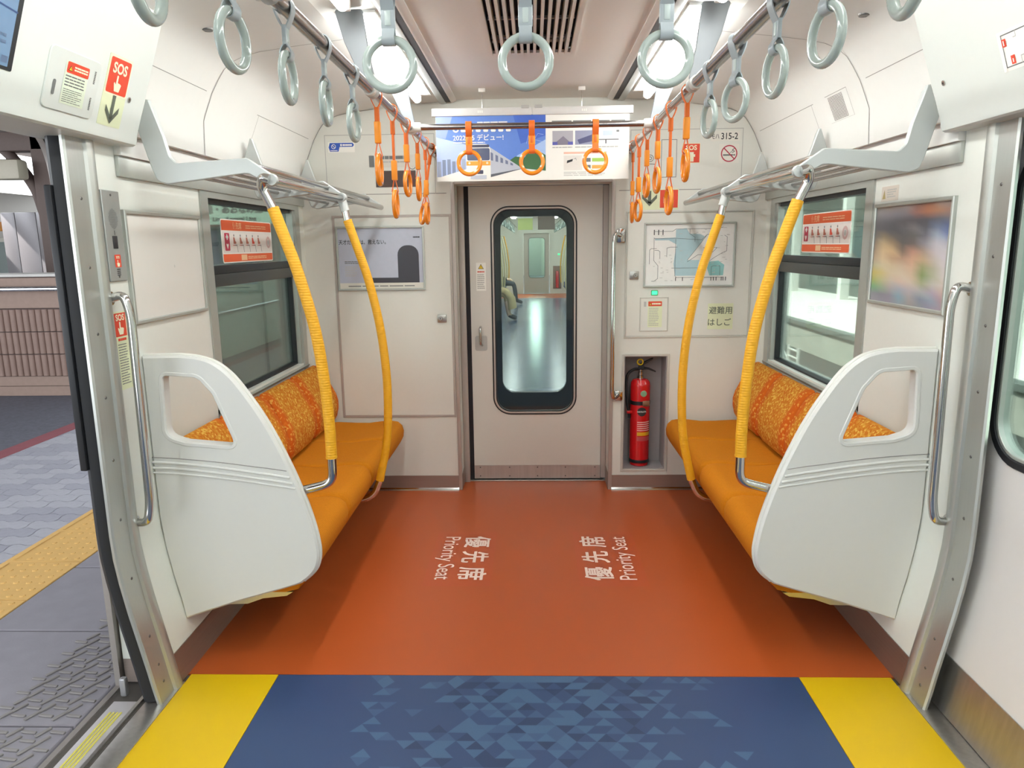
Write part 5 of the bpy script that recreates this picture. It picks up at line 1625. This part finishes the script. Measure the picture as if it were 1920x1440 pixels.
# small straps of the next car: belt and ring
def small_strap_mesh():
    bm = bmesh.new()
    for me in (torus_mesh('r', 0.05, 0.009, RINGG, 'x', 18, 6, (0, 0, -0.151)), sweep_mesh('b', [(0, 0, 0.02), (0, 0, -0.10)], [(-0.012, -0.004), (0.012, -0.004), (0.012, 0.004), (-0.012, 0.004)], RINGG, False, (0, 1, 0))):
        bm.from_mesh(me)
        bpy.data.meshes.remove(me)
    me = bpy.data.meshes.new('small_strap')
    bm.to_mesh(me); bm.free()
    me.materials.append(RINGG)
    return me
sm = small_strap_mesh()
for s in (-1, 1):
    for k in range(32):
        o = link(bpy.data.objects.new('next_strap_hanger', sm))
        o.location = (NX + s * 0.55, 6.3 + k * 0.45, 2.03)
        o.rotation_euler[2] = rr_.uniform(-.3, .3)
        tag(o, 'tiny grey strap hanger seen through the gangway door on the %s' % SN[s], 'strap hanger', 'straps of the next car on the %s' % SN[s])
for k, (x0, x1, y, z0, z1, c, lab) in enumerate(((-0.34, 0.0, 17.0, 1.84, 2.1, '#C4CC7C', 'small yellow-green hanging poster in the next car'), (0.10, 0.42, 14.0, 1.78, 2.18, '#5A473E', 'small brown hanging poster in the next car'))):
    t = thing('next_poster', lab, 'poster', ((x0 + x1) / 2, y, z0))
    box('poster_sheet', x0, x1, y - 0.004, y + 0.004, z0, z1, mat('next_poster_%d' % k, c, 0.4), t)
    box('clip_bar', x0 - 0.01, x1 + 0.01, y - 0.01, y + 0.01, z1, z1 + 0.03, WHITEP, t)
    tube('hanger_rod', [((x0 + x1) / 2, y, z1 + 0.02), ((x0 + x1) / 2, y, 2.30)], 0.005, CHROME, t, 6)
    if k == 1:
        box('yellow_heading', x0, x1, y - 0.006, y - 0.0045, z1 - 0.09, z1 - 0.02, YEL, t)
# far end of the next car
fe = plate('wall_next_end', [[(NX - 1.45, -0.03), (NX + 1.45, -0.03), (NX + 1.45, 2.36), (NX - 1.45, 2.36)], [(-0.30, 0.0), (0.52, 0.0), (0.52, 1.85), (-0.30, 1.85)]], TY(Y3), 0.12, NWALL)
tag(fe, 'far end wall of the next car', kind='structure')
fd = plate('door_4', [[(-0.28, 0.01), (0.50, 0.01), (0.50, 1.85), (-0.28, 1.85)], rrect(-0.12, 0.36, 0.5, 1.70, 0.08, 6)], TY(Y3 + 0.1), 0.03, mat('far_door', '#BDB5AC', 0.4))
tag(fd, 'far gangway door at the end of the next car', kind='structure')
plate('window_rim', [rrect(-0.14, 0.38, 0.48, 1.72, 0.1, 6), rrect(-0.12, 0.36, 0.5, 1.70, 0.08, 6)], TY(Y3 + 0.09), 0.02, GRY, fd)
plate('pane', [rrect(-0.12, 0.36, 0.5, 1.70, 0.08, 6)], TY(Y3 + 0.11), 0.005, NGLASS, fd)
box('far_floor', -1.0, 1.2, Y3 + 0.2, Y3 + 14, -0.05, 0.0, MATS['next_floor'], fd)
box('far_wall', -1.0, 1.2, Y3 + 14, Y3 + 14.1, 0.0, 2.4, NWALL, fd)
for a_ in (-1.05, 1.2):
    box('far_side', a_, a_ + 0.05, Y3 + 0.2, Y3 + 14, -0.05, 2.4, NWALL, fd)
box('far_roof', -1.0, 1.2, Y3 + 0.2, Y3 + 14, 2.4, 2.45, NWALL, fd)
box('far_lamp', -0.1, 0.3, Y3 + 0.6, Y3 + 13.5, 2.36, 2.398, mat('far_lamp_lit', '#FFFFFF', 0.4, emit=14.0), fd)
box('far_door_leaf', -0.2, 0.42, Y3 + 13.9, Y3 + 13.98, 0.0, 1.85, LGRY, fd)
t = thing('far_green_lamp', 'tiny green lamp glowing at the far end of the next car', 'indicator', (0.80, Y3, 1.2))
box('lamp_lens', 0.77, 0.83, Y3 - 0.02, Y3, 1.18, 1.23, GREENLED, t, 0.004)
t = thing('far_niche', 'brown extinguisher recess at the far end of the next car', 'niche', (0.75, Y3, 0.15))
box('recess_panel', 0.62, 0.88, Y3 - 0.01, Y3, 0.15, 0.85, mat('recess_brown', '#7A5F52', 0.5), t, 0.003)
box('red_bottle', 0.70, 0.80, Y3 - 0.06, Y3 - 0.012, 0.17, 0.7, REDP, t, 0.03)

# ---- seated passengers in the next car
def person(name, label, base, top_c, leg_c, skin_c, hair_c, skirt):
    J = {'pelvis': (-1.00, 0, .61), 'belly': (-1.02, 0, .74), 'chest': (-1.08, 0, .90), 'neck': (-1.08, 0, 1.06), 'head': (-1.06, 0, 1.16), 'crown': (-1.06, 0, 1.26)}
    Rr = {'pelvis': .15, 'belly': .135, 'chest': .15, 'neck': .055, 'head': .092, 'crown': .075}
    E = [('pelvis', 'belly'), ('belly', 'chest'), ('chest', 'neck'), ('neck', 'head'), ('head', 'crown')]
    for i, s in (('a', -1), ('b', 1)):
        J.update({'hip' + i: (-.93, s * .09, .57), 'knee' + i: (-.56, s * .11, .53), 'ankle' + i: (-.50, s * .10, .10), 'toe' + i: (-.34, s * .11, .04),
                  'sh' + i: (-1.08, s * .17, .98), 'el' + i: (-.98, s * .21, .72), 'wr' + i: (-.74, s * .10, .64), 'palm' + i: (-.68, s * .06, .635)})
        Rr.update({'hip' + i: .10, 'knee' + i: .065, 'ankle' + i: .045, 'toe' + i: .035, 'sh' + i: .065, 'el' + i: .046, 'wr' + i: .030, 'palm' + i: .033})
        E += [('pelvis', 'hip' + i), ('hip' + i, 'knee' + i), ('knee' + i, 'ankle' + i), ('ankle' + i, 'toe' + i), ('chest', 'sh' + i), ('sh' + i, 'el' + i), ('el' + i, 'wr' + i), ('wr' + i, 'palm' + i)]
        for f in range(4):
            J['f%d%s' % (f, i)] = (-.60 + .008 * (f % 2), s * (.09 - f * .022), .615); Rr['f%d%s' % (f, i)] = .009
            E.append(('palm' + i, 'f%d%s' % (f, i)))
        J['th' + i] = (-.65, s * .02, .66); Rr['th' + i] = .010
        E.append(('palm' + i, 'th' + i))
    names = list(J)
    me = bpy.data.meshes.new(name)
    me.from_pydata([J[n] for n in names], [(names.index(a), names.index(b)) for a, b in E], [])
    o = bpy.data.objects.new(name, me)
    COL.objects.link(o)
    md = o.modifiers.new('skin', 'SKIN')
    for k, n in enumerate(names):
        v = me.skin_vertices[0].data[k]
        v.radius = (Rr[n], Rr[n])
        v.use_root = n == 'pelvis'
    o.modifiers.new('sub', 'SUBSURF').levels = 1
    dg = bpy.context.evaluated_depsgraph_get()
    m2 = bpy.data.meshes.new_from_object(o.evaluated_get(dg))
    bpy.data.objects.remove(o)
    ms = [mat('skin_' + skin_c, '#' + skin_c, .5), mat('cloth_' + top_c, '#' + top_c, .85), mat('cloth_' + leg_c, '#' + leg_c, .85), mat('shoe_dark', '#2A2A2C', .5)]
    m2.materials.clear()
    for m in ms:
        m2.materials.append(m)
    for p in m2.polygons:
        c = p.center
        if c.z > 1.04 or (c.x > -.77 and .59 < c.z < .70 and abs(c.y) < .14 and c.x > -.74):
            p.material_index = 0
        elif c.z < .11:
            p.material_index = 3
        elif c.z < .60 or c.x > -.80:
            p.material_index = (0 if skirt and c.z < .40 else 2)
        else:
            p.material_index = 1
        p.use_smooth = True
    t = thing('person', label, 'person', (0, 0, 0))
    obj('body', m2, t)
    hm = []
    lathe('hair', [(0.0, .125), (.06, .115), (.098, .06), (.104, 0.0), (.09, -.05 if not skirt else -.14), (.0, -.04)], (-1.085, 0, 1.20), mat('hair_' + hair_c, '#' + hair_c, .6), t, 16)
    for s in (-1, 1):
        lathe('eye', [(0.0, -.004), (.010, -.002), (.010, .002), (0.0, .004)], (-.975, s * .034, 1.175), mat('eye_dark', '#201C1A', .3), t, 8, 'x')
    lathe('nose', [(.014, -.012), (.012, .004), (.004, .014)], (-.962, 0, 1.145), ms[0], t, 8, 'x')
    lathe('mouth', [(0.0, -.003), (.016, 0.0), (0.0, .003)], (-.968, 0, 1.105), mat('lips', '#9A5A50', .5), t, 8, 'x')
    if skirt:
        V, Fc = [], []
        sec = [(-1.12, .60, .17, .10), (-.85, .62, .19, .11), (-.58, .58, .20, .11), (-.47, .45, .21, .10), (-.44, .24, .22, .10)]
        for k, (x, z, wy, hz) in enumerate(sec):
            for i in range(14):
                a = 2 * math.pi * i / 14
                tilt = min(1, max(0, (k - 1) / 2))
                V.append((x + hz * math.sin(a) * tilt, wy * math.cos(a), z + hz * math.sin(a) * (1 - tilt * .8)))
        for k in range(len(sec) - 1):
            for i in range(14):
                j = (i + 1) % 14
                Fc.append((k * 14 + i, k * 14 + j, (k + 1) * 14 + j, (k + 1) * 14 + i))
        obj('skirt', mesh_from('skirt', V, Fc, mat('skirt_khaki', '#B49E76', .85)), t, 60)
    t.location = base
    return t
person('person', 'seated passenger in white top and long khaki skirt in the next car', (NX - 0.04, 14.6, 0), 'E6E4E0', 'B49E76', 'D8B49A', '2A2220', True)
person('person', 'seated passenger in dark clothes farther along the next car', (NX + 0.02, 18.6, 0), '2C3442', '2A2E38', 'D8B49A', '1E1B1A', False)

# ================================================================== THE STATION, OPEN-DOOR SIDE
PZ = -0.05
CONC = mat('platform_concrete', '#8E8A92', 0.85, var=0.12, scale=12, bump=0.2, bscale=120)
pf = box('platform', -9.0, -1.535, -6, 40, -1.2, PZ - 0.03, mat('platform_core', '#6E6A68', 0.9))
tag(pf, 'station platform with banded paving outside the open doorway', kind='structure')
for k in range(14):
    y = 0.29 + k * 0.6
    box('edge_slab', -2.298, -1.535, y + 0.004, y + 0.596, PZ - 0.03, PZ, CONC, pf, 0.004, 1)
TREAD = mat('tread_metal', '#85807F', 0.6, var=0.1)
tr0 = None
cnt = 0
for j in range(33):
    for i in range(6):
        x = -1.565 - i * 0.048 - (0.024 if j % 2 else 0)
        y = 1.55 + j * 0.042
        if abs(((y - 0.29) % 0.6) - 0.3) > 0.27:
            continue
        if tr0 is None:
            tr0 = box('tread_bar', -0.026, 0.026, -0.006, 0.006, 0, 0.007, TREAD, pf, 0.002, 1)
            q = tr0
        else:
            q = tr0.copy(); COL.objects.link(q)
        q.location = (x, y, PZ)
        q.rotation_euler[2] = math.radians(62 if (i + j) % 2 else -8)
        cnt += 1
TACT = mat('tactile_yellow', '#DDB16A', 0.75, var=0.08, scale=20, bump=0.15, bscale=200)
V, Fc = [], []
for k in range(16):
    y = 0.55 + k * 0.40
    box('tactile_tile', -2.70, -2.302, y + 0.002, y + 0.398, PZ - 0.03, PZ + 0.002, TACT, pf, 0.003, 1)
    box('warning_bar', -2.672, -2.655, y + 0.02, y + 0.38, PZ + 0.001, PZ + 0.007, TACT, pf, 0.003, 1)
    for a in range(5):
        for b in range(6):
            cx, cy = -2.345 - a * 0.062, y + 0.035 + b * 0.066
            n = len(V)
            for (rad, h) in ((0.014, 0.002), (0.010, 0.0065)):
                for i in range(8):
                    an = 2 * math.pi * i / 8
                    V.append((cx + rad * math.cos(an), cy + rad * math.sin(an), PZ + h))
            Fc += [(n + i, n + (i + 1) % 8, n + 8 + (i + 1) % 8, n + 8 + i) for i in range(8)] + [tuple(range(n + 8, n + 16))]
dm = obj('tactile_domes', mesh_from('tactile_domes', V, Fc, TACT), pf)
dm['kind'] = 'stuff'
PAV = mat('paver_grey', '#ABAAB3', 0.85, var=0.10, scale=30, bump=0.2, bscale=150)
PAV2 = mat('paver_grey_dark', '#9E9DA8', 0.85, var=0.10, scale=30, bump=0.2, bscale=150)
# wavy interlocking paver, 0.225 x 0.1125; opposite edges match, so neighbours interlock
a, b, w = 0.1125, 0.05625, 0.009
lp = []
for k in range(16):
    x = -a + 2 * a * k / 16
    lp.append((x, -b + w * math.sin(2 * math.pi * x / a)))
for k in range(6):
    y = -b + 2 * b * k / 6
    lp.append((a + 0.6 * w * math.sin(2 * math.pi * (y + b) / (2 * b)), y))
for k in range(16):
    x = a - 2 * a * k / 16
    lp.append((x, b + w * math.sin(2 * math.pi * x / a)))
for k in range(6):
    y = b - 2 * b * k / 6
    lp.append((-a + 0.6 * w * math.sin(2 * math.pi * (y + b) / (2 * b)), y))
paver = [plate_mesh('paver', [inset(lp, 0.0025)], TZ(0.0, -1), 0.03, m) for m in (PAV, PAV2)]
cnt = 0
for j in range(43):
    for i in range(7):
        x = -2.70 - i * 0.225 - (0.0 if j % 2 else 0.1125)
        y = 2.95 + j * 0.1125
        if x < -4.18 or x > -2.58 or cnt >= 298:
            continue
        # only those the doorway could show, a step to either side included
        q = link(bpy.data.objects.new('paver', paver[rr_.random() < 0.35]), pf)
        q.location = (x, y, PZ - 0.002 + rr_.uniform(-0.001, 0.0005))
        cnt += 1
box('paving_bed', -4.07, -2.70, -6, 12, PZ - 0.03, PZ - 0.012, mat('joint_sand', '#4C4A50', 0.95), pf)
box('paving_run', -4.07, -2.70, 7.75, 40, PZ - 0.03, PZ - 0.001, PAV, pf)
box('red_strip', -4.23, -4.07, -6, 40, PZ - 0.03, PZ, mat('strip_red', '#8F5058', 0.85, var=0.12, scale=15), pf)
box('asphalt', -9.0, -4.23, -6, 40, PZ - 0.03, PZ - 0.001, mat('asphalt', '#62636E', 0.8, var=0.35, scale=30, bump=0.3, bscale=90), pf)
# stair enclosure faced with ribbed brown tiles
TILE = mat('tile_brown', '#9A8076', 0.6, var=0.10, scale=14)
TILE2 = mat('tile_band', '#A38A7E', 0.65, var=0.10, scale=20)
sw = thing('stair_enclosure', 'brown tiled stair enclosure wall with steel handrail on the platform', 'wall', (-6.5, 7.6, PZ))
XS0, XS1 = -8.6, -4.42
box('wall_core', XS0, XS1, 7.56, 8.0, PZ, 1.235, mat('grout_dark', '#5A4A46', 0.8), sw)
for z0, z1 in ((PZ, 0.055), (0.060, 0.165), (0.905, 1.085), (1.135, 1.225)):
    box('tile_course', XS0, XS1 + 0.02, 7.552, 7.58, z0, z1, TILE2, sw, 0.002, 1)
tm = None
prof = [(-0.033, 0.0), (-0.030, -0.012), (-0.018, -0.022), (0.0, -0.026), (0.018, -0.022), (0.030, -0.012), (0.033, 0.0)]
Vt = [(x, y, z) for z in (0.0, 0.232) for x, y in prof]
tm = mesh_from('ribbed_tile', Vt, [(i, i + 1, 8 + i, 7 + i) for i in range(6)] + [tuple(range(7))[::-1], tuple(range(7, 14))], TILE)
fix_normals(tm); smooth(tm, 50)
for r_ in range(3):
    for c in range(34):
        q = link(bpy.data.objects.new('ribbed_tile', tm), sw)
        q.location = (-6.70 + c * 0.0705, 7.56, 0.172 + r_ * 0.243)
box('tile_run', XS0, -6.74, 7.545, 7.56, 0.17, 0.90, TILE, sw)
tube('handrail', [(XS0, 7.50, 1.11), (XS1, 7.50, 1.11)], 0.028, mat('rail_bright', '#D7D9DE', 0.25, 0.9), sw, 10)
box('coping', XS0, XS1 + 0.03, 7.54, 8.02, 1.235, 1.265, mat('coping_white', '#D8D4D0', 0.6), sw, 0.004)
se_ = thing('stair_side_wall', 'smooth grey side wall of the stair enclosure along the platform', 'wall', (-4.5, 15, PZ))
GREENW = mat('side_wall_grey', '#B9C6BC', 0.5, var=0.05)
for k in range(8):
    y = 8.03 + k * 2.0
    box('wall_panel', -4.55, -4.43, y + 0.006, y + 1.994, PZ, 1.28, GREENW, se_, 0.004, 1)
tube('handrail', [(-4.38, 8.0, 0.62), (-4.38, 24.0, 0.62)], 0.018, mat('rail_bright', '#D7D9DE'), se_, 8)
# canopy, column and its brackets
cp = box('canopy_roof', -9.5, -1.85, -6, 17, 3.25, 3.40, mat('canopy_brown', '#4A3F3C', 0.8))
tag(cp, 'dark platform canopy above the open-door side', kind='structure')
t = thing('canopy_column', 'brown riveted steel canopy column with curved brackets on the platform', 'column', (-6.05, 9.2, PZ))
CB = mat('column_brown', '#6A5A55', 0.6, var=0.1)
box('shaft', -6.20, -5.95, 9.1, 9.32, PZ, 3.25, CB, t, 0.02)
for s in (-1, 1):
    tube('curved_bracket', catmull([(-6.08 + s * 0.10, 9.21, 1.95), (-6.08 + s * 0.22, 9.21, 2.35), (-6.08 + s * 0.65, 9.21, 2.85), (-6.08 + s * 1.6, 9.21, 3.22)], 5), 0.07, CB, t, 8)
box('cross_beam', -7.8, -4.6, 9.1, 9.32, 2.72, 2.95, CB, t, 0.02)
box('light_box', -7.6, -6.2, 8.85, 9.05, 2.36, 2.60, mat('box_ivory', '#CFC7B5', 0.5), t, 0.04)
for k, y in enumerate((13.0, 2.0, -2.5)):
    q = thing('canopy_column', 'brown steel canopy column farther along the platform, number %d' % (k + 1), 'column', (-6.05, y, PZ))
    box('shaft', -6.20, -5.95, y, y + 0.22, PZ, 3.25, CB, q, 0.02)
# silver cabinet with station name sign, and the other train
t = thing('silver_cabinet', 'tall silver equipment cabinet with dark blue station name strip', 'cabinet', (-7.9, 11.8, PZ))
SILV = mat('cabinet_silver', '#9C989C', 0.4, 0.3)
for a_, b_ in ((-8.60, -8.37), (-8.365, -8.02), (-8.015, -7.55)):
    box('cabinet_panel', a_, b_, 11.7, 12.2, PZ, 2.12, SILV, t, 0.01)
box('name_strip', -7.93, -7.80, 11.685, 11.70, 1.42, 1.86, mat('sign_navy', '#2A2C48', 0.5), t)
box('line_strip', -7.90, -7.78, 11.685, 11.70, 1.12, 1.41, WHT, t)
p = print_end(-7.865, 1.64, 11.685)
p.STEP = 0.002
for k in range(5):
    p.rect(-.028, .028, .15 - k * .085, .20 - k * .085, WHT, 0)
p.build('name_lettering', t)
t = thing('orange_striped_train', 'stainless train with orange stripe at the opposite platform edge', 'train', (-9.6, 14, PZ))
TS = mat('train_steel', '#B9B3AE', 0.4, 0.4)
box('train_body', -12.0, -9.45, 4.0, 30.0, -0.3, 2.55, TS, t, 0.05)
box('orange_stripe', -9.46, -9.44, 4.0, 30.0, 1.86, 2.02, mat('stripe_orange', '#F39A2E', 0.45), t)
box('lower_stripe', -9.46, -9.44, 4.0, 30.0, 0.75, 0.84, mat('stripe_orange', '#F39A2E'), t)
for k in range(11):
    y = 4.6 + k * 2.3
    box('window_frame', -9.47, -9.43, y, y + 1.7, 0.95, 1.74, mat('window_frame_ivory', '#D8D2C6', 0.4), t, 0.02)
    box('window_pane', -9.435, -9.425, y + 0.08, y + 1.62, 1.02, 1.67, mat('pane_pale', '#AEB8B6', 0.15), t)
# hanging station sign seen through the side window
t = thing('line_sign', 'lit hanging station sign for the Aonami Line seen through the window', 'sign', (-3.7, 9.0, 1.8))
box('sign_box', -4.35, -3.18, 9.0, 9.16, 1.80, 2.04, mat('sign_box', '#CFEBD4', 0.4, emit=0.9), t, 0.01)
p = Print((-3.72, 9.0, 1.92), (1, 0, 0), (0, 0, 1))
p.text('本線・あおなみ線', .115, .0, .015, BLK, 0, over=.005, sx=.9); p.text('Line, Aonami Line', .075, .05, -.085, BLK, 0, over=.003)
p.build('lettering', t)
box('added_dark_box', -5.6, -2.0, 9.24, 9.5, 2.05, 2.75, mat('added_box_dark', '#2C2A2C', 0.7), t)  # added dark box, only there to darken the view behind the sign
for x in (-4.2, -3.3):
    tube('hanger_rod', [(x, 9.08, 2.04), (x, 9.08, 3.25)], 0.02, CB, t, 8)

t = thing('platform_kiosk', 'grey-green kiosk on the platform seen through the upper window pane', 'kiosk', (-6.6, 16.5, PZ))
box('kiosk_body', -8.6, -4.7, 16.0, 19.0, PZ, 2.6, mat('kiosk_green', '#5F726A', 0.5), t, 0.02)
box('kiosk_shutter', -7.0, -5.6, 15.97, 16.0, 0.2, 1.95, mat('kiosk_shutter', '#4E5E5C', 0.5), t)
box('kiosk_fascia', -8.6, -4.65, 15.9, 16.0, 1.98, 2.08, mat('kiosk_orange', '#A86A40', 0.5), t)

# ================================================================== TRACKS, CLOSED-DOOR SIDE
gr = box('ground_track', 1.0, 60, -30, 90, -1.3, -0.62, mat('ballast', '#474845', 0.95, var=0.5, scale=25, bump=0.5, bscale=60))
tag(gr, 'dark ballast beside the train on the closed-door side', kind='structure')
p2 = box('platform_opposite', 5.3, 9.0, -20, 80, -0.70, -0.12, mat('opposite_wall', '#B9B7AE', 0.8, var=0.35, scale=3))
tag(p2, 'sunlit opposite platform beyond the tracks', kind='structure')
box('platform_surface', 5.42, 9.0, -20, 80, -0.10, -0.05, mat('opposite_top', '#E4E2DA', 0.8), p2)
box('platform_lip', 5.24, 5.42, -20, 80, -0.13, -0.05, mat('opposite_lip_shade', '#6F7470', 0.8), p2)  # dark colour stands in for the shadow along the platform edge
t = thing('opposite_building', 'grey station building with posts beyond the opposite platform', 'building', (12, 20, -0.05))
box('building_wall', 11.5, 12.0, -20, 80, -0.5, 4.2, mat('building_grey', '#66736C', 0.8, var=0.1, scale=2), t)
box('building_roof', 9.2, 12.5, -20, 80, 3.6, 3.8, mat('building_roof', '#5C625E', 0.8), t)
for k in range(22):
    y = -10 + k * 3.7
    box('post', 8.2, 8.42, y, y + 0.22, -0.05, 3.6, mat('post_white', '#DCDCD6', 0.6), t)
for k in range(12):
    y = 3 + k * 5.2
    box('window_bay', 11.46, 11.5, y, y + 2.0, 0.7, 1.6, mat('bay_dark', '#59645F', 0.3), t)
t = thing('trackside_ladder', 'white ladder frame standing on the ballast beside the tracks', 'ladder', (4.4, 12.0, -0.62))
for a_, b_, y0 in ((0.0, 0, 12.0), (0.0, 0, 12.45)):
    tube('rail_post', [(4.4, y0, -0.62), (4.4, y0, -0.25)], 0.025, WHITEP, t, 8)
for z in (-0.54, -0.43, -0.31):
    tube('rung', [(4.4, 12.0, z), (4.4, 12.45, z)], 0.018, WHITEP, t, 8)
tube('stay', [(4.4, 12.45, -0.5), (4.4, 12.8, -0.32)], 0.015, WHITEP, t, 8)
for k, x in enumerate((2.3, 3.37)):
    q = box('track_rail', x, x + 0.07, -20, 80, -0.62, -0.50, mat('rail_rust', '#6B5A50', 0.5, 0.6))
    tag(q, ('nearer' if k == 0 else 'farther') + ' steel running rail of the track beside the train', 'rail')
# rear of the car behind the camera
tag(box('wall_rear', -1.45, 1.45, YB - 0.1, YB, 0, 2.4, WALL), 'plain rear closure of the car interior', kind='structure')
